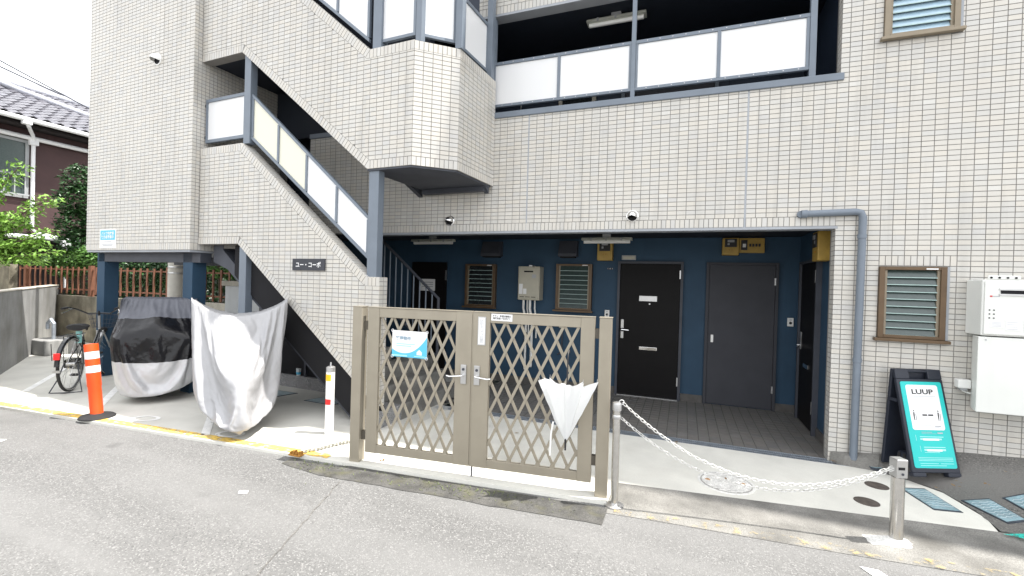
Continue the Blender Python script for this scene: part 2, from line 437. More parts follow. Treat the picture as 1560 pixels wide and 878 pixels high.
def soldier(mb, fr, p0, p1, w=.1, pitch=.05, flip=False, trim0=None, trim1=None):
    # a row of upright tiles along p0->p1, growing to the left of that direction by w
    d = (p1[0]-p0[0], p1[1]-p0[1]); Ln = math.hypot(*d); d = (d[0]/Ln, d[1]/Ln); nn = (-d[1], d[0])
    if flip: nn = (d[1], -d[0])
    n = max(1, round(Ln/pitch)); st = Ln/n; g = GAP/2
    for k in range(n):
        a0, a1 = k*st+g, (k+1)*st-g
        q = [(p0[0]+d[0]*a+nn[0]*b, p0[1]+d[1]*a+nn[1]*b) for a, b in ((a0, g), (a1, g), (a1, w-g), (a0, w-g))]
        if area(q) < 0: q = q[::-1]
        for tr in (trim0, trim1):
            if tr and len(q) > 2: q = clip(q, tr[0], tr[1])
        if len(q) > 2: add_tile(mb, fr, q)

def text_part(name, body, fr, w, h, m, parent, line=1.0, align='CENTER', bold=0.0, depth=0.0):
    # flat lettering centred on fr origin; fr = (origin, right, up, out)
    cu = bpy.data.curves.new(name, 'FONT'); cu.body = body; cu.size = 1.0; cu.align_x = align; cu.align_y = 'CENTER'; cu.space_line = line; cu.offset = bold
    cu.fill_mode = 'FRONT'; cu.resolution_u = 3
    o = bpy.data.objects.new(name, cu); COL.objects.link(o)
    dg = bpy.context.evaluated_depsgraph_get(); me = bpy.data.meshes.new_from_object(o.evaluated_get(dg))
    bpy.data.objects.remove(o); bpy.data.curves.remove(cu)
    n = len(me.vertices); a = np.zeros(n*3); me.vertices.foreach_get('co', a); a = a.reshape(-1, 3)
    if n == 0: return None
    lo, hi = a.min(0), a.max(0); sz = np.maximum(hi-lo, 1e-6)
    mb = MB(); org = ORG[parent.name]
    u = (a[:, 0]-(lo[0]+hi[0])/2)/sz[0]*w; v = (a[:, 1]-(lo[1]+hi[1])/2)/sz[1]*h
    mb.v = [tuple(fr[0]+fr[1]*float(x)+fr[2]*float(y)) for x, y in zip(u, v)]
    mb.f = [tuple(p.vertices) for p in me.polygons]; mb.mi = [0]*len(mb.f)
    bpy.data.meshes.remove(me)
    return mb.build(name, m, parent, recalc=False)

# ------------------------------------------------------------------ frames of the place
A_ = math.radians(2.5)
E_ = Vector((math.cos(A_), -math.sin(A_), 0)); N_ = Vector((math.sin(A_), math.cos(A_), 0)); SD = 4.12
SO = Vector((CAM.x, CAM.y, 0))+N_*SD
SF = (SO, E_, N_, Vector((0, 0, 1)))                 # stair frame: a along the wall, b into the building, c up
def st(a, b, c): return P(SF, a, b, c)
FT = (Vector((0, 0, 0)), Vector((1, 0, 0)), Vector((0, -1, 0)), Vector((0, 0, 1)))   # facade tiles, out = -Y
def sft(q): return (SO+N_*q, E_, -N_, Vector((0, 0, 1)))
GLp = Vector((-4.336, -2.037, 0)); GRp = Vector((-2.099, -1.797, 0))
GE = (GRp-GLp).normalized(); GN = Vector((-GE.y, GE.x, 0))
GF = (GLp, GE, GN, Vector((0, 0, 1)))
R0 = 2.4938
# ================================================================== the setting
def edge_y(x): return -1.727+.076*x          # foot of the kerb / front of the parking slab
def pav_y(x): return -1.207+.123*x           # front of the pavement slab (right of the gate)
mb = MB().add([(-300, -300, -.03), (300, -300, -.03), (300, 300, -.03), (-300, 300, -.03)], [(0, 1, 2, 3)])
mb.build('road', 'asphalt', kind='structure')
# parking slab, with the gate threshold running on into the pavement
XW0, XW1 = (-12.58, -1.26), (-16.57, 1.13)
mb = MB(); mb.prism([(-30, edge_y(-30)), (-4.42, edge_y(-4.42)-.02), (-4.42, -1.25), (-4.42, 3.2), (-30, 3.2)], -.2, 0, WORLD, (0, 1, 2))
mb.build('parking_floor', 'parking_concrete', kind='structure')
mb = MB(); mb.prism([(-4.416, edge_y(-4.42)-.02), (-2.02, edge_y(-2.02)+.04), (-2.0, pav_y(-2)), (-.6, pav_y(-.6)), (.70, pav_y(.70)), (.74, -.9), (.66, -.46), (.5, -.27), (.3, -.14), (.14, -.105), (-4.416, -.105)], -.2, .002, WORLD, (0, 1, 2))
mb.build('pavement', 'pavement', kind='structure')
# concrete strip between pavement and road (flush L-gutter, falling to the road)
mb = MB(); n = 40; vs = []
for i in range(n+1):
    x = -2.02+(12.02)*i/n; w = .012*math.sin(x*3.1)
    y0 = pav_y(x) if x < .75 else pav_y(.75)-(x-.75)*.02+.05*(x-.75)
    vs += [(x, y0, .002), (x, y0-.07, -.012), (x, edge_y(x)+.02+w, -.022), (x, edge_y(x)-.09+w*.6, -.027)]
mb.add(vs, [(i*4+k, i*4+4+k, i*4+5+k, i*4+1+k) for i in range(n) for k in range(3)])
mb.build('kerb', 'kerb_concrete', kind='structure', recalc=True)
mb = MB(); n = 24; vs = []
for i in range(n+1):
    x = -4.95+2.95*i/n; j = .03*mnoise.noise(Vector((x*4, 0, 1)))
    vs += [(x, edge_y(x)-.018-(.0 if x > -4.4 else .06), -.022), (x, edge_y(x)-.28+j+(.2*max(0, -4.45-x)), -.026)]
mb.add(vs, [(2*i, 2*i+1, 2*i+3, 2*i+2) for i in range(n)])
mb.build('gutter_strip', 'moss_shadow_strip', kind='structure')
# asphalt apron rising towards the wall at the right
def base_z(x): return max(.0, .085+.16*min(max((x+.07)/1.0, 0), 1)+.04*max(0, x-.93))
LX = [(0.0, .72), (.3, .735), (.62, .655), (.78, .49), (.89, .29), (1.0, .11)]
def apron_x0(t):
    t = min(max(t, 0), 1)
    for (a, xa), (b, xb) in zip(LX, LX[1:]):
        if a <= t <= b: return xa+(xb-xa)*(t-a)/(b-a)
def apron_z(x, y):
    t = min(max((y+1.115)/1.115, 0), 1); s = min(max((x-apron_x0(t))/.8, 0), 1); s = s*s*(3-2*s)
    return .005+base_z(x)*(t**1.2)*(s if t < .9 else s+(.8-s*.8)*(t-.9)/.1)+.006*mnoise.noise(Vector((x*5, y*5, 0)))*s
mb = MB(); NX, NY = 60, 26; vs = []
for j in range(NY+1):
    t = j/NY
    for i in range(NX+1):
        s = (i/NX)
        # left edge follows the ragged pavement border
        x0 = apron_x0(t)
        x0 += .012*mnoise.noise(Vector((t*30, 3, 0)))
        x = x0+(9-x0)*s**2.2; y0 = -1.115+.03*x*0; y = y0+(0-y0)*t
        vs.append((x, y-.0, apron_z(x, y) if i > 0 else .0035))
mb.add(vs, [(j*(NX+1)+i, j*(NX+1)+i+1, (j+1)*(NX+1)+i+1, (j+1)*(NX+1)+i) for j in range(NY) for i in range(NX)])
mb.build('apron', 'old_asphalt', smooth=True, kind='structure')
# entrance floor (tiles are laid on it)
mb = MB().box(-5.3, .10, .045, 1.98, -.2, -.004); floor = mb.build('entrance_floor', 'floor_grout', kind='structure')
tb = MB(); FLT = (Vector((0, 0, 0)), Vector((1, 0, 0)), Vector((0, 0, 1)), Vector((0, 1, 0)))
def keep_floor(a, b): return a > -2.25 and b < .95 and a < -.05
GAP = .010
tile_area(tb, (Vector((0, 0, .0)), Vector((1, 0, 0)), Vector((0, 0, 1)), Vector((0, 1, 0))), [[(-4.66, .05), (.03, .05), (.03, 1.95), (-4.66, 1.95)]], -4.68, .05, ps=.117, pz=.1165, keep=keep_floor)
GAP = .0068
tb.build('tile_field', 'floor_tile', floor, recalc=False, kind='stuff')
one = None
for fr, a, b in FULL.pop('k', [])[:300]:
    if one is None:
        m1 = MB(); h = (.117-.010)/2; k = (.1165-.010)/2
        for zz in (): pass
        m1.box(-h, h, -k, k, -.01, 0); one = m1.build('tile', 'floor_tile', floor, recalc=False); one.location = Vector((a, b, .0))-ORG[floor.name]
        one.data.transform(Matrix.Translation(ORG[floor.name]))
    else:
        c = one.copy(); COL.objects.link(c); c.parent = floor; c.location = Vector((a, b, 0))-ORG[floor.name]

# painted lines
def strip(name, pts, w, m, z, label=None, **kw):
    mb = MB(); pts = [Vector((*p, 0)) for p in pts]; vs = []
    for i, p in enumerate(pts):
        t = (pts[min(i+1, len(pts)-1)]-pts[max(i-1, 0)]).normalized(); nn = Vector((-t.y, t.x, 0))
        vs += [p+nn*w/2+Vector((0, 0, z)), p-nn*w/2+Vector((0, 0, z))]
    mb.add(vs, [(2*i, 2*i+1, 2*i+3, 2*i+2) for i in range(len(pts)-1)])
    return mb.build(name, m, kind='structure', **kw)
strip('yellow_line', [(x, edge_y(x)+.055) for x in np.linspace(-16, -4.62, 20)], .105, 'yellow_paint', .004)
strip('yellow_line', [(x, edge_y(x)-.045) for x in np.linspace(-1.95, 6, 20)], .10, 'yellow_worn', -.0175)
strip('bay_line', [(-6.20, -2.13), (-7.05, -1.42), (-8.6, -.12)], .085, 'white_paint', .004)
strip('bay_line', [(-8.22, -2.08), (-9.55, -1.08), (-10.9, -.06)], .085, 'white_paint', .004)
strip('bay_line', [(-10.1, -1.95), (-11.3, -1.05), (-12.3, -.3)], .08, 'white_paint', .004)
def ring_mark(name, c, ra, rb, w, rot):
    mb = MB(); n = 28; vs = []
    for i in range(n):
        a = 2*math.pi*i/n
        for r in (1, 1-w/ra):
            x, y = ra*r*math.cos(a), rb*r*math.sin(a); vs.append((c[0]+x*math.cos(rot)-y*math.sin(rot), c[1]+x*math.sin(rot)+y*math.cos(rot), .0045))
    mb.add(vs, [(2*i, 2*i+1, (2*i+3) % (2*n), (2*i+2) % (2*n)) for i in range(n)]); return mb.build(name, 'white_paint', kind='structure')
ring_mark('bay_number', (-7.36, -2.02), .17, .10, .05, .25)
ring_mark('bay_number', (-6.02, -1.98), .16, .10, .05, .25)
def mark(name, pts, m, z=-.025): return MB().sheet(pts, z).build(name, m, kind='structure')
mark('road_mark', [(-.40, -1.99), (-.30, -1.99), (-.185, -2.20), (-.28, -2.215)], 'white_paint')
mark('road_mark', [(-4.80, -2.83), (-4.735, -2.80), (-4.70, -2.84), (-4.765, -2.87)], 'white_paint')
mark('road_mark', [(-8.1, -3.07), (-7.9, -2.98), (-7.86, -3.03), (-8.03, -3.12)], 'white_paint')
MB().add([(.70, -1.17, .012), (.86, -1.20, .012), (1.0, -1.12, .014), (.86, -1.10, .014)], [(0, 1, 2, 3)]).build('road_mark', 'teal_paint', kind='structure')
# crack across the road
mb = MB(); pts = []
for i in range(31):
    t = i/30; x = -3.55+(-4.2+3.55)*t; y = -4.1+(-2.36+4.1)*t; pts.append((x+.02*mnoise.noise(Vector((t*25, 0, 0))), y))
vs = []
for i, (x, y) in enumerate(pts):
    w = .005+.004*abs(mnoise.noise(Vector((i*.9, 5, 0)))); vs += [(x-w, y, -.0262), (x+w, y, -.0262)]
mb.add(vs, [(2*i, 2*i+1, 2*i+3, 2*i+2) for i in range(30)]); mb.build('road_crack', 'old_asphalt', kind='structure')

# ================================================================== the apartment building
bld = thing('apartment_building', (-3.0, 1.0, 0), 'tiled apartment building with outside stair, steel railings and blue recessed entrance', 'building')
HT = 11.2  # height above view picked so the block's shadow covers the pavement
TT = 8.2          # tiles are laid one by one up to here
# ---- main facade wall right of the entrance, with two louvre windows
W1 = (.300, .822, 1.290, 1.985)
W2 = (.272, .852, 4.230, 5.05)
XR = 7.0
wl = MB()
for z0, z1, holes in ((0, W1[2], None), (W1[2], W1[3], W1), (W1[3], W2[2], None), (W2[2], W2[3], W2), (W2[3], HT, None)):
    if holes is None: wl.box(-.068, XR, PROUD, .18, z0-.2 if z0 == 0 else z0, z1)
    else: wl.box(-.068, holes[0], PROUD, .18, z0, z1); wl.box(holes[1], XR, PROUD, .18, z0, z1)
facade = wl.build('facade_wall', 'grout', bld)
def px(p):
    d = Vector(p)-CAM; w = d.dot(fw); return 780+689.73*d.dot(rt)/w, 439-689.73*d.dot(up)/w
def keep_fac(a, b):
    u, v = px((a+.05, 0, b+.025))
    return .95 > a > -.05 and .34 < b < 2.36 and u < 1548 and v < 690 and (u < 1460 or v < 415) and not (1358 < u < 1476 and v > 560) and not (1290 < u < 1322 and v > 318)
SOFF = R0-.1
tb = MB()
win_holes = [(W1[0]-.004, .902, R0-.5, R0-.4), (W1[0]-.004, W1[1]+.03, W1[2]-.03, R0-.4), (W2[0]-.004, W2[1]+.03, W2[2]-.03, W2[3]+.1)]
tile_area(tb, FT, [[(-.072, .0), (0, .0), (0, R0), (-.072, R0)]], 0, R0)
tile_area(tb, FT, [[(0, 0.0), (3.6, 0.0), (3.6, TT), (0, TT)]], 0, R0, holes=win_holes, keep=keep_fac)
tile_area(tb, FT, [[(-.072, R0), (0, R0), (0, TT), (-.072, TT)]], 0, R0)
soldier(tb, FT, (.300, R0-.5), (.900, R0-.5), .1)
soldier(tb, FT, (W2[0], W2[3]), (W2[1]+.03, W2[3]), .1)
# return of the wall into the entrance and the upper opening (narrow tiled edge)
FRX = (Vector((-.072, 0, 0)), Vector((0, -1, 0)), Vector((-1, 0, 0)), Vector((0, 0, 1)))
tile_area(tb, FRX, [[(-.13, 0), (-.004, 0), (-.004, SOFF), (-.13, SOFF)], [(-.13, 3.95), (-.004, 3.95), (-.004, TT), (-.13, TT)]], -.104, R0)
tb.build('tile_field', 'tile', facade, recalc=False, kind='stuff')
# ---- parapet of the upper corridor and the band above it
pw = MB().box(-7.0, -.0725, PROUD, .15, SOFF, 3.868); parapet = pw.build('parapet_wall', 'grout', bld)
tb = MB()
tile_area(tb, FT, [[(-7.0, R0), (-.072, R0), (-.072, 3.868), (-7.0, 3.868)]], 0, R0, holes=[(-.912, -.892, R0, 3.9), (-3.412, -3.394, R0, 3.9)])
soldier(tb, FT, (-7.0, SOFF), (-.912, SOFF), .1); soldier(tb, FT, (-.892, SOFF), (-.072, SOFF), .1)
tb.build('tile_field', 'tile', parapet, recalc=False, kind='stuff')
for x in (-.902, -3.403): MB().box(x-.009, x+.009, .0015, .02, SOFF, 3.866).build('joint_seal', 'beam_grey', parapet)
MB().box(-7.0, -.045, -.022, .17, 3.868, 3.942).build('coping', 'steel_grey', bld, bevel=.006)
MB().box(-5.75, -.055, -.004, .16, SOFF-.028, SOFF-.001).build('soffit_trim', 'beam_grey', bld)
MB().box(-.94, -.02, -.03, .02, 3.845, 3.8635) if False else None
ub = MB().box(-4.15, -.0725, PROUD, .16, 5.235, HT); band = ub.build('upper_band_wall', 'grout', bld)
tb = MB(); tile_area(tb, FT, [[(-4.15, 5.335), (-.072, 5.335), (-.072, TT), (-4.15, TT)]], 0, 5.335); soldier(tb, FT, (-4.15, 5.235), (-.072, 5.235), .1)
tb.build('tile_field', 'tile', band, recalc=False, kind='stuff')
MB().box(-4.2, -.075, -.003, .17, 5.205, 5.2345).build('soffit_trim', 'beam_grey', bld)
# ---- rooms behind: back wall, side wall, slabs (ground floor blue, upper corridor navy)
BY = 1.95
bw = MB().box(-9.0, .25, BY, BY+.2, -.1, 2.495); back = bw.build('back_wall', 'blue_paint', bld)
MB().box(.03, .12, .135, BY, -.1, 2.495).build('side_wall', 'blue_paint', bld)
MB().box(-9.0, .12, .152, BY+.2, 2.50, 2.74).build('corridor_slab', 'dark_navy', bld)
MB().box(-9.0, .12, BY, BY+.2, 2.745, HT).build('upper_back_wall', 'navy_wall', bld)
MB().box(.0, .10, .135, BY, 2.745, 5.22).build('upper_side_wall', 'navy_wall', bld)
MB().box(-9.0, .25, .165, BY-.005, 5.24, 5.40).build('upper_ceiling', 'dark_navy', bld)
MB().box(-7.0, XR, .19, 6.0, HT-.06, HT+.06).build('roof', 'beam_grey', bld)
MB().box(-9.0, XR, 5.9, 6.05, -.1, HT-.07).build('rear_wall', 'grout', bld)
MB().box(XR-.1, XR-.005, .2, 5.89, -.1, HT-.07).build('end_wall', 'grout', bld)
MB().box(.135, .2, .185, 5.89, -.1, HT-.07).build('inner_wall', 'dark_navy', bld)
# things seen through the slot under the upper railing
for x0, x1, m in ((-2.46, -1.16, 'door_grey'), (-.95, -.3, 'navy_wall')):
    MB().box(x0, x1, BY-.05, BY-.002, 2.75, 4.95).build('door', m, bld, bevel=.006)
MB().box(-2.52, -2.465, BY-.07, BY-.002, 2.75, 5.0).build('door_frame', 'steel_grey', bld)
MB().box(-1.155, -1.10, BY-.07, BY-.002, 2.75, 5.0).build('door_frame', 'steel_grey', bld)
uw = MB().box(-3.49, -2.99, BY-.03, BY-.004, 3.6, 5.05).build('window', 'dark_glass', bld)
for a, b in ((-3.55, -3.49), (-2.99, -2.93)): MB().box(a, b, BY-.06, BY-.004, 3.55, 5.1).build('window_frame', 'light_concrete', uw)
MB().tube([(-4.23, BY-.03, 2.75), (-4.23, BY-.03, 5.2)], .012).build('conduit', 'plastic_grey', bld)
# ---- upper corridor railing
rail = MB()
rail.box(-3.93, -.30, .035, .075, 4.585, 4.625)
rl = rail.build('corridor_railing', 'steel_grey', bld, bevel=.003); MB().box(-3.93, -.30, .035, .075, 4.035, 4.070).build('bottom_rail', 'steel_grey', rl, bevel=.003)
for x, w, z1 in ((-3.935, .05, 5.205), (-2.135, .05, 5.205), (-.315, .06, 5.205)):
    MB().box(x-w/2, x+w/2, .025, .085, 3.943, z1).build('post', 'steel_grey', rl, bevel=.003)
for x in (-3.045, -1.21): MB().box(x-.018, x+.018, .036, .074, 4.071, 4.584).build('mullion', 'steel_grey', rl)
for x0, x1 in ((-2.185, -2.162), (-2.108, -2.085), (-.375, -.347)): MB().box(x0, x1, .038, .072, 4.071, 4.584).build('mullion', 'steel_grey', rl)
for x0, x1 in ((-3.909, -3.064), (-3.026, -2.186), (-2.084, -1.229), (-1.191, -.376)):
    MB().box(x0, x1, .050, .058, 4.071, 4.584).build('panel', 'panel_white', rl)
scr = MB()
for x in np.arange(-3.8, -.36, .14):
    for z in (4.052, 4.606): scr.lathe([(.006, 0), (.006, .004)], 6, frame((x, .0345, z), (1, 0, 0), (0, 0, 1), (0, -1, 0)))
scr.build('rivets', 'silver', rl, kind='stuff')

# ---- stair tower at the left
TQ = -.11; T0, T1 = -9.262, -6.622; TZ = 2.055; TH = 6.7  # tower top cut off above view so sun reaches the parking floor
tw = MB(); tw.prism([(T0+.004, TQ+PROUD), (T1-.004, TQ+PROUD), (T1-.004, 1.45), (T0+.004, 1.45)], TZ, TH, SF, (0, 1, 2))
tower = tw.build('tower_wall', 'grout', bld)
tb = MB(); ft = sft(TQ)
tile_area(tb, ft, [[(T0, TZ+.1), (T1, TZ+.1), (T1, TH), (T0, TH)]], T1, TZ+.1, holes=[(-7.325, -7.315, TZ, TH)])
soldier(tb, ft, (T0, TZ), (T1, TZ), .1)
fre = (st(T1, TQ, 0), N_, E_, Vector((0, 0, 1)))
tile_area(tb, fre, [[(0.002, TZ+.1), (1.4, TZ+.1), (1.4, TH), (.002, TH)]], 0, TZ+.1, ps=.055)
soldier(tb, fre, (.002, TZ), (1.4, TZ), .1)
frw = (st(T0, TQ, 0), -N_, -E_, Vector((0, 0, 1)))
tile_area(tb, frw, [[(-1.4, TZ), (-.002, TZ), (-.002, TH), (-1.4, TH)]], 0, TZ+.1)
tb.build('tile_field', 'tile', tower, recalc=False, kind='stuff')
MB().box(T0+.01, T1-.01, TQ+.012, 1.44, TZ-.028, TZ-.002, SF).build('tower_soffit', 'beam_grey', bld)
for a, b in ((T0+.0, TQ+.16), (T0, 1.2)): MB().box(T0+.02, T1-.02, b, b+.16, TZ-.17, TZ-.03, SF).build('beam', 'dark_steel', bld)
for a in (-9.28, -7.03):
    MB().box(a, a+.215, .05, .25, -.02, TZ-.031, SF).build('column', 'blue_paint', bld, bevel=.004)

# ---- walls of the stair flights
def wall_poly(name, regs, poly, q0, q1, tiles, body='grout'):
    mb = MB(); mb.prism(poly, q0+PROUD, q1, SF, (0, 2, 1)); w = mb.build(name, body, bld)
    tb = MB(); tiles(tb, sft(q0)); tb.build('tile_field', 'tile', w, recalc=False, kind='stuff'); return w
def off(p0, p1, d):
    dx, dz = p1[0]-p0[0], p1[1]-p0[1]; L = math.hypot(dx, dz); nx, nz = -dz/L*d, dx/L*d; return (p0[0]+nx, p0[1]+nz), (p1[0]+nx, p1[1]+nz)
def isect(a, b, c, d):
    x1, y1, x2, y2, x3, y3, x4, y4 = *a, *b, *c, *d; D = (x1-x2)*(y3-y4)-(y1-y2)*(x3-x4)
    t = ((x1-x3)*(y3-y4)-(y1-y3)*(x3-x4))/D; return (x1+t*(x2-x1), y1+t*(y2-y1))
# lower flight wall
a_, b_, c_, d_, e_, f_, g_ = (-6.620, 2.140), (-5.800, 2.140), (-3.412, .262), (-3.412, 1.737), (-3.592, 1.737), (-5.760, 3.484), (-6.620, 3.484)
WT = .14
def t_lower(tb, fr):
    u0, u1 = off(e_, f_, .1); l0, l1 = off(b_, c_, .1)       # upper diagonal pushed in (down), lower diagonal pushed in (up)
    tl = (-6.62, 3.384); tr = isect((-9, 3.384), (0, 3.384), u0, u1); bl = (-6.62, 2.24); br = isect((-9, 2.24), (0, 2.24), l0, l1)
    pr_ = isect((-9, 1.637), (0, 1.637), u0, u1); cr = isect((-3.412, -9), (-3.412, 9), l0, l1)
    mid0 = (br[0], 2.24)
    tile_area(tb, fr, [[bl, br, (br[0], 3.384), tl]] if tr[0] >= br[0] else [[bl, (tr[0], 2.24), tr, tl], [(tr[0], 2.24), br, (br[0], u0[1]+(u1[1]-u0[1])*(br[0]-u0[0])/(u1[0]-u0[0])), tr]], -3.412, 2.24)
    if tr[0] >= br[0]: tile_area(tb, fr, [[br, isect(l0, l1, (tr[0], -9), (tr[0], 9)), tr, (br[0], 3.384)]], -3.412, 2.24)
    xs = max(tr[0], br[0])
    def lz(x): return l0[1]+(l1[1]-l0[1])*(x-l0[0])/(l1[0]-l0[0])
    def uz(x): return u0[1]+(u1[1]-u0[1])*(x-u0[0])/(u1[0]-u0[0])
    tile_area(tb, fr, [[(xs, lz(xs)), (pr_[0], lz(pr_[0])), pr_, (xs, uz(xs))], [(pr_[0], lz(pr_[0])), cr, (-3.412, 1.637), pr_]], -3.412, 2.24)
    soldier(tb, fr, a_, b_, .1, trim1=(l1 and b_, br)) if False else soldier(tb, fr, a_, (b_[0]+.03, b_[1]), .1, trim0=(b_, br))
    soldier(tb, fr, b_, c_, .1, trim0=(br, b_), trim1=((-3.412, -9), (-3.412, 9)))
    soldier(tb, fr, (-3.412, 1.637), (pr_[0], 1.637), .1, flip=True, trim1=(e_, pr_))
    soldier(tb, fr, (e_[0]+.06, e_[1]-.048), f_, .1, trim0=(pr_, e_), trim1=(f_, tr))
    soldier(tb, fr, (f_[0]+.02, 3.484), g_, .1, trim0=(tr, f_))
wl_low = wall_poly('lower_stair_wall', None, [a_, b_, c_, d_, e_, f_, g_], 0, WT, t_lower)
# tiles on the sloping top and on the end of the wall
tb = MB()
def top_tiles(tb, p0, p1, q0, q1):
    a, b = st(p0[0], q0, p0[1]), st(p1[0], q0, p1[1]); d = (b-a).normalized(); nn = d.cross(-N_); nn = nn if nn.z > 0 else -nn
    L = (b-a).length; fr = (a+nn*PROUD, d, nn, N_); n = round(L/.05); s_ = L/n
    for k in range(n): add_tile(tb, fr, [(k*s_+GAP/2, .003), ((k+1)*s_-GAP/2, .003), ((k+1)*s_-GAP/2, q1-q0), (k*s_+GAP/2, q1-q0)])
top_tiles(tb, e_, f_, 0, WT); top_tiles(tb, f_, g_, 0, WT); top_tiles(tb, d_, e_, 0, WT)
fre = (st(-3.412+.001, 0, 0), N_, E_, Vector((0, 0, 1)))
tile_area(tb, fre, [[(.002, .262), (WT, .262), (WT, 1.735), (.002, 1.735)]], 0, 2.24, ps=.07)
tb.build('tile_field', 'tile', wl_low, recalc=False, kind='stuff')
# upper flight wall and its octagonal landing
uA, uB, uC, uD, uE, uF, uG, uH = (-6.620, 4.702), (-5.800, 4.702), (-3.634, 2.982), (-3.020, 2.982), (-3.020, 4.352), (-3.640, 4.352), (-5.80, 6.153), (-6.620, 6.153)
def t_upper(tb, fr):
    l0, l1 = off(uB, uC, .1); u0, u1 = off(uF, uG, .1)
    def lz(x): return l0[1]+(l1[1]-l0[1])*(x-l0[0])/(l1[0]-l0[0])
    def uz(x): return u0[1]+(u1[1]-u0[1])*(x-u0[0])/(u1[0]-u0[0])
    br = isect((-9, 4.802), (0, 4.802), l0, l1); bc = isect((-9, 3.082), (0, 3.082), l0, l1); tf = isect((-9, 4.252), (0, 4.252), u0, u1); tg = isect((-9, 6.053), (0, 6.053), u0, u1)
    x0, x1 = min(br[0], tg[0]), max(br[0], tg[0])
    tile_area(tb, fr, [[(-6.62, 4.802), (x0, 4.802), (x0, 6.053), (-6.62, 6.053)],
                       [(x0, 4.802 if br[0] > x0 else lz(x0)), (x1, lz(x1) if br[0] <= x0 else 4.802), (x1, uz(x1) if tg[0] <= x0 else 6.053), (x0, 6.053 if tg[0] > x0 else uz(x0))],
                       [(x1, lz(x1)), (min(bc[0], tf[0]), lz(min(bc[0], tf[0]))), (min(bc[0], tf[0]), uz(min(bc[0], tf[0]))), (x1, uz(x1))],
                       [(min(bc[0], tf[0]), 3.082 if bc[0] < tf[0] else lz(tf[0])), (max(bc[0], tf[0]), 3.082 if bc[0] < tf[0] else 3.082), (max(bc[0], tf[0]), uz(bc[0]) if False else 4.252), (min(bc[0], tf[0]), 4.252)],
                       [(max(bc[0], tf[0]), 3.082), (-3.02, 3.082), (-3.02, 4.252), (max(bc[0], tf[0]), 4.252)]], -3.02, 3.082)
    soldier(tb, fr, uA, (uB[0]+.03, uB[1]), .1, trim0=(uB, br)); soldier(tb, fr, uB, uC, .1, trim0=(br, uB), trim1=(uC, bc))
    soldier(tb, fr, (uC[0]-.06, uC[1]), uD, .1, trim0=(bc, uC))
    soldier(tb, fr, (uE[0], uE[1]), (uF[0]-.05, uF[1]), .1, trim0=(uF, tf)); soldier(tb, fr, (uF[0]+.08, uF[1]-.067), uG, .1, trim0=(tf, uF))
wl_up = wall_poly('upper_stair_wall', None, [uA, uB, uC, uD, uE, uF, uG, uH], 0, WT, t_upper)
tb = MB(); top_tiles(tb, uF, uG, 0, WT); top_tiles(tb, (-3.02, 4.352), uF, 0, WT); tb.build('tile_field', 'tile', wl_up, recalc=False, kind='stuff')
c2, c3, c4 = (-3.020, 0.0), (-2.640, .352), (-2.618, 1.235)
def landing_side(p, q, ncol):
    a, b = st(p[0], p[1], 0), st(q[0], q[1], 0); d = (b-a).normalized(); L = (b-a).length; o = d.cross(Vector((0, 0, 1)))
    o = Vector((d.y, -d.x, 0)); fr = (a, d, o, Vector((0, 0, 1)))
    mb = MB(); mb.box(.002, L-.002, -WT+.02, -PROUD, 2.982, 4.352, fr); w = mb.build('landing_wall', 'grout', bld)
    tb = MB(); tile_area(tb, fr, [[(0.0, 3.082), (L, 3.082), (L, 4.252), (0.0, 4.252)]], 0, 3.082, ps=L/ncol)
    soldier(tb, fr, (0, 2.982), (L, 2.982), .1, L/ncol/2); soldier(tb, fr, (0, 4.252), (L, 4.252), .1, L/ncol/2)
    tb.build('tile_field', 'tile', w, recalc=False, kind='stuff')
landing_side(c2, c3, 5); landing_side(c3, c4, 9)
mb = MB(); mb.prism([(-3.634, .01), (-3.03, .01), (-2.66, .36), (-2.64, 1.2), (-3.634, 1.2)], 2.962, 3.12, SF, (0, 1, 2)); mb.build('landing_slab', 'dark_steel', bld)
mb = MB(); mb.prism([(-3.634, .03), (-3.06, .03), (-2.70, .37), (-2.68, .5), (-3.634, .5)], 2.86, 2.96, SF, (0, 1, 2)) if False else mb.box(-3.62, -2.68, 1.08, 1.17, 2.90, 2.96, SF); mb.build('landing_beam', 'dark_steel', bld)
for a, q in ((-3.74, .78), (-2.71, 1.0)):
    mb = MB(); mb.prism([(1.18, 3.10), (q, 3.10), (q, 3.02), (1.18, 2.88)], a, a+.06, SF, (1, 2, 0)); mb.build('bracket', 'dark_steel', bld)
# ---- steps of the lower flight, dark underside, granite foot
for k in range(12):
    s1 = -3.40-.238*k; z1 = .19*(k+1)
    if k == 0: MB().box(s1-.3, s1, WT+.002 if False else .005, .46, -.02, .19, SF).build('granite_step', 'granite', bld, bevel=.006); MB().box(s1-.3, s1, .463, 1.86, -.02, .19, SF).build('step', 'kerb_concrete', bld, bevel=.005)
    else: MB().box(s1-.27, s1, WT+.004, 1.15 if k > 2 else 1.86, z1-.19, z1, SF).build('step', 'kerb_concrete', bld, bevel=.005)
mb = MB(); mb.prism([(-3.72, -.06), (-3.95, .19), (-6.3, 2.07), (-6.3, 2.20), (-6.5, 2.2), (-6.5, 1.9), (-6.2, 1.8), (-3.80, -.06)], WT+.006, 1.148, SF, (0, 2, 1)); mb.build('stringer', 'dark_steel', bld)
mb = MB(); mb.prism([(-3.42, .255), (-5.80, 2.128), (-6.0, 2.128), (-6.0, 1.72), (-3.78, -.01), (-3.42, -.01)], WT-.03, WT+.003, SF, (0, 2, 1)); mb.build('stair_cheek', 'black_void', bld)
mb = MB(); mb.box(-8.9, -5.9, .2, 1.15, 2.21, 2.30, SF); mb.build('stair_landing', 'dark_steel', bld)
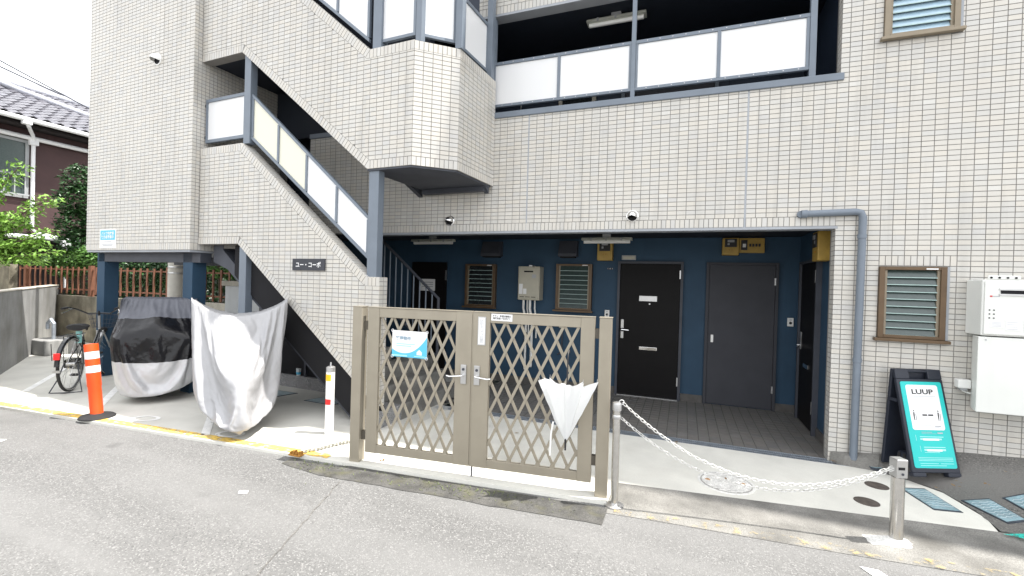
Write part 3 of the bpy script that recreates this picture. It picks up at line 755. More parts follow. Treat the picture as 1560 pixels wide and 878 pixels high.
mb = MB(); mb.box(-6.70, -3.70, 1.02, 1.15, -.02, .186, SF); mb.build('plinth', 'granite', bld, bevel=.006)
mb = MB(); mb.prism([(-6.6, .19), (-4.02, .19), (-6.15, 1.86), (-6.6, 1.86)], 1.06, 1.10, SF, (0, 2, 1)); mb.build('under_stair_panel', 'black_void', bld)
MB().box(-5.66, -5.62, 1.02, 1.055, .19, 1.45, SF).build('panel_post', 'dark_steel', bld)
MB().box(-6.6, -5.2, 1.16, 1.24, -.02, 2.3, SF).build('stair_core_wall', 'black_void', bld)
mb = MB(); mb.prism([(-6.6, 3.95), (-3.65, 1.55), (-3.65, .0), (-6.6, .0)], 1.245, 1.30, SF, (0, 2, 1)) if False else None
# dark soffit of the second flight and back of the stairwell
mb = MB(); mb.prism([(-6.60, 4.72), (-5.80, 4.72), (-3.66, 3.02), (-3.66, 3.14), (-5.78, 4.84), (-6.60, 4.84)], WT+.002, 1.2, SF, (0, 2, 1)); mb.build('flight_soffit', 'dark_navy', bld)
MB().box(-9.2, -5.45, 1.47, 1.53, 2.1, 6.4, SF).build('stairwell_back', 'dark_navy', bld)
mb = MB(); mb.box(-8.8, -6.9, 1.55, 1.60, 2.0, TH, SF); mb.build('stairwell_wall', 'dark_navy', bld)
MB().box(-9.2, -2.62, .0, 1.34, 6.55, 6.70, SF).build('sun_block_slab', 'dark_navy', bld)  # unseen slab added over the stair to keep sun out of the stairwell
MB().box(-9.2, -3.66, 1.22, 1.34, 3.95, 6.4, SF).build('stairwell_back', 'dark_navy', bld)
# ---- stair posts, railings with frosted panels
MB().box(-5.80, -5.665, .03, .135, -.02, 2.1, SF).build('post', 'steel_grey', bld, bevel=.003)
MB().box(-5.78, -5.66, .03, .13, 3.486, 4.71, SF).build('post', 'steel_grey', bld, bevel=.003)
MB().box(-3.625, -3.485, .03, .13, 1.74, 2.98, SF).build('post', 'steel_grey', bld, bevel=.003)
def sloped_rail(name, a0, a1, zt0, zt1, zb0, zb1, n, mats, q=.07):
    def top(a): return zt0+(zt1-zt0)*(a-a0)/(a1-a0)
    def bot(a): return zb0+(zb1-zb0)*(a-a0)/(a1-a0)
    mb = MB(); h = .022
    mb.prism([(a0, top(a0)-h), (a1, top(a1)-h), (a1, top(a1)+h), (a0, top(a0)+h)], q-.02, q+.02, SF, (0, 2, 1))
    r = mb.build(name, 'steel_grey', bld, bevel=.002)
    MB().prism([(a0, bot(a0)-h), (a1, bot(a1)-h), (a1, bot(a1)+h), (a0, bot(a0)+h)], q-.02, q+.02, SF, (0, 2, 1)).build('bottom_rail', 'steel_grey', r, bevel=.002)
    st_ = (a1-a0)/n
    for k in range(n+1):
        a = a0+st_*k; w = .016; a = min(max(a, a0+w), a1-w)
        MB().prism([(a-w, bot(a)+h+.001), (a+w, bot(a)+h+.001), (a+w, top(a)-h-.001), (a-w, top(a)-h-.001)], q-.018, q+.018, SF, (0, 2, 1)).build('mullion', 'steel_grey', r)
    for k in range(n):
        x0, x1 = a0+st_*k+.014, a0+st_*(k+1)-.014
        MB().prism([(x0, bot(x0)+.015), (x1, bot(x1)+.015), (x1, top(x1)-.015), (x0, top(x0)-.015)], q-.004, q+.004, SF, (0, 2, 1)).build('panel', mats[k % len(mats)], r)
    return r
r1 = sloped_rail('landing_railing', -6.60, -5.782, 4.17, 4.17, 3.60, 3.60, 1, ['panel_white'])
for z in (3.66, 4.11): MB().box(-6.63, -6.60, .055, .085, z-.02, z+.02, SF).build('bracket', 'dark_steel', r1)
sloped_rail('stair_railing', -5.655, -3.63, 4.13, 2.42, 3.57, 1.965, 4, ['panel_cream', 'panel_cream', 'panel_white', 'panel_white'])
sloped_rail('upper_stair_railing', -5.70, -3.70, 6.75, 5.06, 6.15, 4.50, 4, ['panel_white'])
def flat_rail(p, q):
    a, b = st(p[0], p[1], 0), st(q[0], q[1], 0); d = (b-a).normalized(); L = (b-a).length; fr = (a, d, Vector((-d.y, d.x, 0)), Vector((0, 0, 1)))
    mb = MB(); mb.box(.03, L-.03, .05, .09, 5.02, 5.06, fr); r = mb.build('landing_railing', 'steel_grey', bld, bevel=.002); MB().box(.03, L-.03, .05, .09, 4.435, 4.47, fr).build('bottom_rail', 'steel_grey', r, bevel=.002)
    for x in (.03, L-.06): MB().box(x, x+.03, .052, .088, 4.471, 5.019, fr).build('mullion', 'steel_grey', r)
    MB().box(.061, L-.061, .066, .074, 4.471, 5.019, fr).build('panel', 'panel_white', r)
flat_rail((-3.60, 0), (-3.02, 0)); flat_rail((-3.02, .0), (-2.655, .345)); flat_rail((-2.655, .37), (-2.635, 1.15))
for a, b, w in ((-3.625, .03, .12), (-3.045, .05, .075), (-2.705, .33, .085), (-2.70, 1.10, .08)):
    MB().box(a, a+w, b, b+w, 4.353, 6.3, SF).build('post', 'steel_grey', bld, bevel=.003)
# ---- inner balustrade at the foot of the stair (seen in the entrance)
mb = MB(); s0_, z0_, s1_, z1_ = -4.86, 2.396, -3.716, 1.458
mb.tube([st(s0_, 1.72, z0_), st(s1_, 1.72, z1_), st(s1_, 1.72, .02)], .024, 8)
mb.tube([st(s0_, 1.72, z0_-.95), st(s1_, 1.72, z1_-.88)], .018, 8)
bal = mb.build('balustrade', 'dark_steel', bld, smooth=True)
for k in range(1, 10):
    t = k/10; a = s0_+(s1_-s0_)*t
    MB().tube([st(a, 1.72, z0_+(z1_-z0_)*t-.02), st(a, 1.72, z0_-.95+(z1_-.88-z0_+.95)*t)], .011, 6).build('baluster', 'steel_grey', bal)
# ================================================================== doors and windows of the entrance
def rbox(mb, x0, x1, y0, y1, z0, z1): return mb.box(x0, x1, y0, y1, z0, z1)
# black entrance door
fr_ = MB(); fr_.box(-2.49, -2.452, BY-.06, BY-.002, 0, 2.125); fr_.box(-1.546, -1.508, BY-.06, BY-.002, 0, 2.125); fr_.box(-2.452, -1.546, BY-.06, BY-.002, 2.09, 2.125)
d1 = MB().box(-2.450, -1.548, BY-.035, BY-.003, .012, 2.088).build('entrance_door', 'door_black', bld, bevel=.004, label='black flat entrance door with letter slot and lever handle')
fr_.build('door_frame', 'dark_steel', d1)
MB().box(-2.452, -1.546, BY-.08, BY-.001, -.003, .011).build('threshold', 'silver', d1)
MB().box(-2.15, -1.88, BY-.047, BY-.036, 1.50, 1.585).build('name_plate', 'silver', d1, bevel=.003)
MB().box(-2.13, -1.86, BY-.047, BY-.036, .735, .785).build('letter_slot', 'chrome', d1, bevel=.004)
MB().lathe([(.012, 0), (.012, .01)], 12, frame((-1.99, BY-.036, 1.46), (1, 0, 0), (0, 0, 1), (0, -1, 0))).build('peephole', 'silver', d1)
h = MB(); h.box(-2.42, -2.375, BY-.05, BY-.036, 1.06, 1.20); h.box(-2.42, -2.375, BY-.05, BY-.036, .90, 1.01); h.build('lock_plate', 'silver', d1, bevel=.004)
MB().tube([(-2.40, BY-.05, 1.04), (-2.40, BY-.095, 1.04), (-2.29, BY-.095, 1.035)], .011, 8).build('handle', 'chrome', d1, smooth=True)
for z in (.22, 1.86): MB().box(-1.562, -1.545, BY-.062, BY-.036, z, z+.13).build('hinge', 'silver', d1)
# grey service door
d2 = MB().box(-1.145, -.275, BY-.03, BY-.003, .012, 2.085).build('service_door', 'door_grey', bld, bevel=.004, label='plain grey steel service door with a small flush pull')
fr_ = MB(); fr_.box(-1.185, -1.147, BY-.05, BY-.002, 0, 2.12); fr_.box(-.273, -.235, BY-.05, BY-.002, 0, 2.12); fr_.box(-1.147, -.273, BY-.05, BY-.002, 2.087, 2.12); fr_.build('door_frame', 'door_grey', d2)
MB().box(-1.10, -1.065, BY-.036, BY-.031, .93, 1.04).build('flush_pull', 'silver', d2)
for z in (.25, 1.80): MB().box(-.288, -.270, BY-.054, BY-.031, z, z+.10).build('hinge', 'silver', d2)
# side door in the return wall
d3 = MB().box(-.004, .028, .875, 1.67, .012, 2.085).build('side_door', 'door_black', bld, bevel=.004, label='black door in the right return wall of the entrance')
fr_ = MB(); fr_.box(-.03, .029, .835, .873, 0, 2.12); fr_.box(-.03, .029, 1.672, 1.71, 0, 2.12); fr_.box(-.03, .029, .873, 1.672, 2.087, 2.12); fr_.build('door_frame', 'dark_steel', d3)
MB().tube([(-.005, 1.60, 1.0), (-.06, 1.60, 1.0), (-.06, 1.49, 1.0)], .011, 8).build('handle', 'chrome', d3, smooth=True)
MB().box(-.012, -.005, 1.575, 1.625, .95, 1.18).build('lock_plate', 'silver', d3)
MB().box(-.014, -.005, 1.18, 1.42, .74, .79).build('letter_slot', 'chrome', d3)
for z in (.25, 1.83): MB().box(-.034, -.005, .868, .884, z, z+.15).build('hinge', 'silver', d3)
MB().box(.0, .029, .14, BY-.04, -.003, .105).build('skirting', 'skirting', bld) if False else None
for x0, x1 in ((-6.5, -2.495), (-1.503, -1.19), (-.23, .028)): MB().box(x0, x1, BY-.018, BY-.001, -.003, .11).build('skirting', 'skirting', bld)
for y0, y1 in ((.14, .833), (1.713, BY-.02)): MB().box(.012, .029, y0, y1, -.003, .11).build('skirting', 'skirting', bld)
# far dark door at the left end of the corridor
d4 = MB().box(-6.35, -5.60, BY-.03, BY-.003, .012, 2.08).build('entrance_door', 'door_black', bld, bevel=.004, label='black door at the end of the corridor behind the stair')
MB().box(-6.16, -5.84, BY-.036, BY-.031, 1.54, 1.76).build('notice', 'paper_white', d4)
for z in (1.62, 1.66, 1.70): MB().box(-6.12, -5.88, BY-.0375, BY-.0362, z-.008, z+.008).build('notice_line', 'print_grey', d4)
MB().box(-5.615, -5.595, BY-.06, BY-.031, 1.75, 1.93).build('hinge', 'silver', d4)

def louvre_window(x0, x1, z0, z1, yf, mf, mg, n, sill=.03, parent=bld, lab=None, deep=.12):
    w = MB(); t = .045
    w.box(x0, x0+t, yf, yf+deep, z0, z1); w.box(x1-t, x1, yf, yf+deep, z0, z1); w.box(x0+t, x1-t, yf, yf+deep, z1-t*.7, z1); w.box(x0+t, x1-t, yf, yf+deep, z0, z0+t*.7)
    o = w.build('window', mf, parent, bevel=.003)
    if lab: o['label'] = lab
    MB().box(x0-.035, x1+.03, yf-.035, yf+.02, z0-.032, z0-.002).build('sill', mf, o, bevel=.004)
    for sx in (x0+t, x1-t-.022): MB().box(sx, sx+.022, yf+.02, yf+.05, z0+t*.7, z1-t*.7).build('louvre_track', 'khaki_frame', o)
    H = z1-z0-1.4*t
    for k in range(n):
        zc = z0+.7*t+H*(k+.5)/n; hh = H/n*.54
        MB().add([(x0+t+.02, yf+.022, zc-hh), (x1-t-.02, yf+.022, zc-hh), (x1-t-.02, yf+.048, zc+hh), (x0+t+.02, yf+.048, zc+hh),
                  (x0+t+.02, yf+.029, zc-hh), (x1-t-.02, yf+.029, zc-hh), (x1-t-.02, yf+.055, zc+hh), (x0+t+.02, yf+.055, zc+hh)],
                 [(0, 1, 2, 3), (7, 6, 5, 4), (0, 4, 5, 1), (3, 2, 6, 7), (0, 3, 7, 4), (1, 5, 6, 2)]).build('louvre', mg, o)
        MB().box(x0+t+.02, x1-t-.02, yf+.0165, yf+.0215, zc-hh-.004, zc-hh+.004).build('louvre_edge', 'louvre_edge', o)
    MB().box(x0+.004, x1-.004, yf+deep, yf+deep+.02, z0, z1).build('backing', 'dark_glass', o)
    MB().box(x1-.16, x1-.07, yf-.004, yf-.0005, z1-.026, z1-.014).build('sticker', 'paper_white', o)
    return o
wA = louvre_window(*W1, -.03, 'brown_frame', 'louver_glass', 9, lab='brown louvre window with dark ribbed glass beside the downpipe')
MB().box(W1[1]+.002, W1[1]+.026, -.012, .03, W1[2], W1[3]).build('jamb_seal', 'beam_grey', wA)
wB = louvre_window(*W2, -.03, 'khaki_frame', 'louver_glass_sky', 11, lab='upper louvre window with pale glass coloured like reflected sky')
MB().box(W2[1]+.002, W2[1]+.026, -.012, .03, W2[2], W2[3]).build('jamb_seal', 'beam_grey', wB)
louvre_window(-3.50, -2.90, 1.31, 2.07, BY-.09, 'brown_frame', 'louver_glass', 9, deep=.085, lab='brown louvre window in the blue entrance wall')
louvre_window(-5.19, -4.60, 1.30, 2.05, BY-.09, 'brown_frame', 'dark_glass', 9, deep=.085, lab='dark louvre window at the shaded end of the entrance wall')
# downpipe
dp = MB(); dp.tube([(-.385, -.045, 2.515), (.08, -.045, 2.525), (.125, -.045, 2.515), (.142, -.045, 2.47), (.138, -.045, 1.6), (.13, -.045, .06)], .034, 14)
dpo = dp.build('downpipe', 'steel_grey', bld, smooth=True)
for z in (1.05, 2.28): MB().tube([(.1345+(z-1)*.004, -.045, z-.02), (.1345+(z-1)*.004, -.045, z+.02)], .039, 14).build('pipe_collar', 'steel_grey', dpo, smooth=True)
MB().lathe([(.039, 0), (.042, .05), (.036, .052)], 14, frame((-.385, -.045, 2.515), (0, 0, 1), (0, 1, 0), (1, 0, 0))).build('pipe_elbow', 'steel_grey', dpo, smooth=True)
MB().tube([(-.385, -.045, 2.515), (-.385, .02, 2.515)], .036, 12).build('pipe_spout', 'steel_grey', dpo, smooth=True)
mb = MB(); mb.add([(.03, -.10, .0), (.30, -.13, .0), (.42, -.02, .0), (-.06, -.02, .0), (.06, -.05, .09), (.24, -.06, .10), (.36, -.005, .14), (-.05, -.005, .10)], [(0, 1, 5, 4), (1, 2, 6, 5), (3, 0, 4, 7), (4, 5, 6, 7)])
mb.build('wall_foot', 'kerb_concrete', bld, smooth=False)

# ================================================================== drain grating
dr = thing('drain_grating', (-1.8, -.03, 0), 'galvanised drain grating along the entrance threshold', 'drain')
mb = MB(); mb.box(-4.62, .12, -.104, -.094, -.06, .004); mb.box(-4.62, .12, .034, .044, -.06, .004); mb.box(-4.62, .12, -.035, -.025, -.02, .003); mb.build('rim', 'galvanised', dr)
MB().box(-4.62, .12, -.093, .033, -.09, -.06).build('channel', 'black_void', dr)
mb = MB()
for x in np.arange(-4.61, .11, .021): mb.box(x, x+.006, -.093, .033, -.03, .001)
mb.build('grating_bars', 'galvanised', dr, kind='stuff')

# ================================================================== things fixed to the walls
def fluor(name, x0, x1, y, z, label, parent=None):
    t = thing(name, ((x0+x1)/2, y, z), label, 'ceiling lamp', 'fluorescent ceiling lamps')
    MB().prism([(y-.075, z-.02), (y+.075, z-.02), (y+.05, z+.02), (y-.05, z+.02)], x0, x1, WORLD, (1, 2, 0)).build('housing', 'lamp_white', t, bevel=.004)
    MB().tube([(x0+.03, y, z-.04), (x1-.03, y, z-.04)], .028, 10).build('tube_cover', 'plastic_white', t, smooth=True)
    for k in (.2, .5, .8): MB().box(x0+(x1-x0)*k-.012, x0+(x1-x0)*k+.012, y-.08, y-.066, z-.03, z+.01).build('clip', 'plastic_grey', t)
    MB().box((x0+x1)/2-.06, (x0+x1)/2+.06, y-.03, y+.03, z+.02, z+.085 if z < 4 else z+.07).build('stem', 'plastic_grey', t)
fluor('fluorescent_lamp', -2.98, -2.23, 1.42, 2.43, 'fluorescent lamp on the entrance ceiling above the yellow meter box')
fluor('fluorescent_lamp', -6.02, -5.20, 1.42, 2.43, 'fluorescent lamp on the entrance ceiling near the stair balustrade')
fluor('fluorescent_lamp', -2.79, -2.04, .45, 5.17, 'fluorescent lamp on the upper corridor ceiling')
def vent_cap(x, z, fr, label, m='chrome', r=.062):
    t = thing('vent_cap', tuple(P(fr, x, 0, z)), label, 'vent cap', 'round vent caps on the facade')
    o = P(fr, x, 0, z); ax = fr[2]; vs_, rings = [], 7
    mb = MB(); mb.lathe([(r*1.12, 0), (r*1.12, .008), (r*.98, .012)], 20, (o, fr[1], fr[3], ax)); mb.build('flange', m, t, smooth=True)
    mb = MB(); pts = []
    for i in range(rings):
        a = math.pi/2*i/(rings-1)
        for k in range(15):
            b = math.pi*(-.12)+math.pi*1.24*k/14
            pts.append(o+ax*(.012+.095*math.sin(a))+fr[1]*(r*math.cos(a)*math.cos(b))*(1)+fr[3]*(r*(math.cos(a))*math.sin(b)))
    mb.add(pts, [(i*15+k, i*15+k+1, (i+1)*15+k+1, (i+1)*15+k) for i in range(rings-1) for k in range(14)]); mb.build('hood', m, t, smooth=True)
    MB().lathe([(r*.93, 0), (r*.93, .014)], 18, (o, fr[1], fr[3], ax)).build('duct', 'black_void', t)
vent_cap(-4.505, 2.545, FT, 'round chrome vent cap under the stair landing')
vent_cap(-2.085, 2.545, FT, 'round chrome vent cap on the parapet above the entrance')
vent_cap(-7.45, 4.83, sft(TQ), 'round vent cap high on the stair tower', 'plastic_white', .075)
for x0, x1, lab in ((-4.87, -4.50, 'black range hood vent above the dark louvre window'), (-3.46, -3.15, 'black range hood vent above the brown louvre window')):
    t = thing('hood_vent', ((x0+x1)/2, BY-.1, 2.17), lab, 'vent hood', 'range hood vents')
    MB().prism([(BY-.002, 2.19), (BY-.15, 2.19), (BY-.15, 2.24), (BY-.06, 2.45), (BY-.002, 2.45)], x0, x1, WORLD, (1, 2, 0)).build('hood', 'dark_steel', t, bevel=.004)
    MB().box(x0+.03, x1-.03, BY-.13, BY-.02, 2.17, 2.189).build('damper', 'black_void', t)
# small gas water heater
t = thing('water_heater', (-3.93, 1.82, 1.45), 'small beige gas water heater with pipes on the blue entrance wall', 'water heater')
MB().box(-4.12, -3.74, 1.72, BY-.003, 1.45, 2.015).build('case', 'heater_beige', t, bevel=.012, seg=3)
MB().box(-4.105, -3.755, 1.708, 1.7195, 1.475, 1.985).build('front_cover', 'heater_beige', t, bevel=.006)
MB().box(-4.01, -3.85, 1.700, 1.7075, 1.915, 1.94).build('exhaust_slot', 'black_void', t)
MB().box(-4.095, -4.03, 1.7045, 1.7075, 1.55, 1.72).build('rating_label', 'paper_white', t); MB().box(-4.02, -3.96, 1.7045, 1.7075, 1.55, 1.64).build('rating_label', 'paper_white', t)
MB().box(-3.87, -3.80, 1.7045, 1.7075, 1.82, 1.88).build('maker_mark', 'print_grey', t)
for k in range(3): MB().box(-4.08+k*.1, -4.0+k*.1, 1.7045, 1.7075, 1.497, 1.507).build('bottom_slot', 'black_void', t)
MB().box(-3.96, -3.90, 1.80, BY-.003, 2.016, 2.04).build('bracket', 'silver', t)
for x, r, y, z1 in ((-4.04, .020, 1.80, .25), (-3.93, .022, 1.82, .3), (-3.85, .014, 1.84, .8), (-3.99, .012, 1.86, .8)):
    MB().tube([(x, y, 1.449), (x, y, 1.3), (x+.02, BY-.05, 1.1), (x+.015, BY-.04, z1)], r, 8).build('pipe', 'plastic_white', t, smooth=True)
# big white heater at the right
t = thing('water_heater', (1.24, -.12, .69), 'large white wall-hung gas water heater with pipe cover, beside the louvre window', 'water heater')
MB().box(.972, 1.50, -.25, -.003, 1.372, 1.868).build('case', 'heater_white', t, bevel=.012, seg=3)
MB().prism([(.958, -.245), (.958, -.245), (1.52, -.245), (1.52, -.006), (1.028, -.006), (.995, -.10)][1:], .69, 1.362, WORLD, (0, 1, 2)).build('pipe_cover', 'heater_white', t, bevel=.008)
MB().box(.985, 1.49, -.262, -.2505, 1.385, 1.855).build('front_cover', 'heater_white', t, bevel=.01)
MB().box(1.09, 1.42, -.268, -.2625, 1.745, 1.775).build('exhaust_slot', 'black_void', t, bevel=.003); MB().box(1.08, 1.43, -.272, -.2625, 1.776, 1.790).build('slot_lip', 'silver', t); MB().box(1.08, 1.43, -.272, -.2625, 1.730, 1.744).build('slot_lip', 'silver', t)
MB().box(1.02, 1.035, -.2645, -.2625, 1.715, 1.728).build('maker_mark', 'red_print', t); MB().box(1.038, 1.085, -.2645, -.2625, 1.717, 1.726).build('maker_mark', 'print_grey', t)
for i in range(3):
    for x in (1.02, 1.05): MB().lathe([(.006, 0), (.006, .002)], 8, frame((x, -.2625, 1.53+i*.035), (1, 0, 0), (0, 0, 1), (0, -1, 0))).build('air_hole', 'black_void', t)
for x, w, z, hh in ((1.03, .09, 1.45, .05), (1.13, .10, 1.43, .09), (1.25, .12, 1.42, .09), (1.40, .08, 1.44, .07)):
    MB().box(x, x+w, -.2645, -.2625, z, z+hh).build('rating_label', 'paper_white', t)
    for k in range(4): MB().box(x+.008, x+w*.8, -.266, -.2647, z+.008+k*hh*.22, z+.011+k*hh*.22).build('label_line', 'print_grey', t)
for k in range(4): MB().lathe([(.009, 0), (.009, .004)], 8, frame((1.03+k*.055, -.2505, 1.885), (1, 0, 0), (0, 0, 1), (0, -1, 0))).build('bracket_hole', 'black_void', t)
MB().box(1.01, 1.23, -.25, -.235, 1.869, 1.905).build('bracket', 'heater_white', t, bevel=.006); MB().lathe([(.007, 0), (.007, .004)], 8, frame((1.01, -.2455, 1.335), (1, 0, 0), (0, 0, 1), (0, -1, 0))).build('screw', 'print_grey', t)
t = thing('junction_box', (.965, -.04, .84), 'small white electrical box with a cable on the tiles left of the large heater', 'junction box')
MB().box(.905, 1.0, -.085, -.003, .865, .945).build('case', 'plastic_white', t, bevel=.008); MB().tube([(.955, -.045, .865), (.955, -.045, .835), (1.0, -.05, .82), (1.05, -.05, .83)], .008, 8).build('cable', 'plastic_white', t, smooth=True); MB().box(.925, .975, -.075, -.02, .845, .8645).build('gland', 'plastic_grey', t)
# electricity meters in yellow boxes
def meter(name, x0, x1, z0, z1, y0, y1, label, fr=WORLD, two=False):
    t = thing(name, tuple(P(fr, (x0+x1)/2, y1, z0)), label, 'electric meter', 'yellow electric meter boxes')
    MB().box(x0, x1, y0, y1, z0, z1, fr).build('case', 'meter_yellow', t, bevel=.008)
    w = x1-x0; h = z1-z0
    MB().box(x0+w*.14, x1-w*.14, y0-.012, y0-.001, z0+h*.46, z1-h*.06, fr).build('meter_window', 'plastic_black', t, bevel=.004)
    MB().box(x0+w*.3, x1-w*.3, y0-.016, y0-.0125, z0+h*.74, z0+h*.88, fr).build('dial', 'plastic_grey', t)
    MB().box(x0+w*.3, x0+w*.42, y0-.016, y0-.0125, z0+h*.58, z0+h*.68, fr).build('dial', 'plastic_grey', t)
    for k in (.42, .58): MB().box(x0+w*k-.006, x0+w*k+.006, y0-.004, y0-.0005, z0+h*.28, z0+h*.33, fr).build('screw', 'rust', t)
    return t
meter('electric_meter', -2.815, -2.575, 2.13, 2.455, BY-.14, BY-.003, 'yellow meter box under the entrance lamp, left of the black door')
meter('electric_meter', -.985, -.765, 2.225, 2.475, BY-.12, BY-.003, 'yellow meter box above the grey service door')
t = thing('breaker_box', (-.6, BY-.05, 2.26), 'wide yellow breaker panel beside the meter above the grey door', 'breaker box')
MB().box(-.76, -.43, BY-.07, BY-.003, 2.262, 2.475).build('case', 'meter_yellow', t, bevel=.006)
MB().box(-.735, -.655, BY-.085, BY-.0705, 2.30, 2.445).build('main_breaker', 'plastic_black', t, bevel=.003); MB().box(-.715, -.675, BY-.094, BY-.0855, 2.34, 2.39).build('switch', 'plastic_white', t)
for k in range(4): MB().box(-.63+k*.04, -.605+k*.04, BY-.083, BY-.0705, 2.35, 2.39).build('switch', 'plastic_black', t)
FS = (Vector((0, 0, 0)), Vector((0, 1, 0)), Vector((1, 0, 0)), Vector((0, 0, 1)))
meter('electric_meter', .45, .68, 2.07, 2.40, -.115, .028, 'yellow meter box on the right return wall above the side door', FS)
for x, z, lab in ((-2.647, 1.275, 'intercom beside the black entrance door'), (-.07, 1.283, 'intercom right of the grey service door')):
    t = thing('intercom', (x, BY-.02, z-.06), 'small white '+lab, 'intercom', 'intercoms')
    MB().box(x-.038, x+.038, BY-.03, BY-.003, z-.06, z+.06).build('case', 'plastic_white', t, bevel=.005)
    MB().lathe([(.02, 0), (.017, .006)], 12, frame((x, BY-.0305, z-.012), (1, 0, 0), (0, 0, 1), (0, -1, 0))).build('button', 'plastic_black', t)
    MB().box(x-.015, x+.015, BY-.033, BY-.0305, z+.025, z+.04).build('speaker', 'print_grey', t)
t = thing('room_plate', (-2.33, BY-.01, 2.14), 'pale nameplate above the black entrance door', 'nameplate'); MB().box(-2.44, -2.22, BY-.02, BY-.003, 2.145, 2.222).build('plate', 'plastic_grey', t, bevel=.003); MB().box(-2.42, -2.24, BY-.0225, BY-.0205, 2.16, 2.205).build('paper', 'heater_beige', t)
t = thing('room_number', (-2.62, BY-.01, 1.99), 'tiny white room number left of the black door', 'room number'); MB().box(-2.665, -2.575, BY-.006, BY-.003, 1.99, 2.02).build('plate', 'navy_wall', t); text_part('lettering', '1 0 1', (Vector((-2.62, BY-.0075, 2.005)), Vector((1, 0, 0)), Vector((0, 0, 1)), None), .075, .02, 'paper_white', t)
t = thing('valve_box', (-3.38, BY-.03, .98), 'small green-grey valve tag on the blue wall behind the gate', 'valve box'); MB().box(-3.43, -3.33, BY-.05, BY-.003, 1.0, 1.10).build('case', 'heater_beige', t, bevel=.004); MB().tube([(-3.38, BY-.03, 1.0), (-3.38, BY-.03, .6), (-3.45, BY-.03, .55)], .012, 8).build('pipe', 'dark_steel', t, smooth=True)
# nameplate of the house on the stair wall
t = thing('name_sign', tuple(st(-4.486, -.01, 1.8)), 'dark name sign with white Japanese letters on the stair wall', 'sign')
MB().box(-4.752, -4.222, -.022, -.001, 1.80, 1.945, SF).build('plate', 'door_grey', t, bevel=.003)
text_part('lettering', 'ユー・コーポ', (st(-4.487, -.0235, 1.873), E_, Vector((0, 0, 1)), None), .41, .068, 'paper_white', t, bold=.02)
# blue and white sticker on the tower
t = thing('wall_notice', tuple(st(-8.63, TQ-.002, 2.08)), 'blue and white notice stuck low on the stair tower', 'notice')
MB().box(-8.86, -8.41, TQ-.006, TQ-.001, 2.085, 2.385, SF).build('sheet', 'paper_white', t); MB().box(-8.835, -8.435, TQ-.0085, TQ-.0065, 2.215, 2.365, SF).build('blue_field', 'print_lightblue', t)
text_part('lettering', 'バイク駐輪場\n契約者募集中', (st(-8.635, TQ-.0095, 2.290), E_, Vector((0, 0, 1)), None), .34, .11, 'paper_white', t, bold=.02)
for z, w in ((2.185, .2), (2.15, .30), (2.13, .26)): MB().box(-8.635-w/2, -8.635+w/2, TQ-.0085, TQ-.0065, z-.005, z+.005, SF).build('text_line', 'print_grey', t)
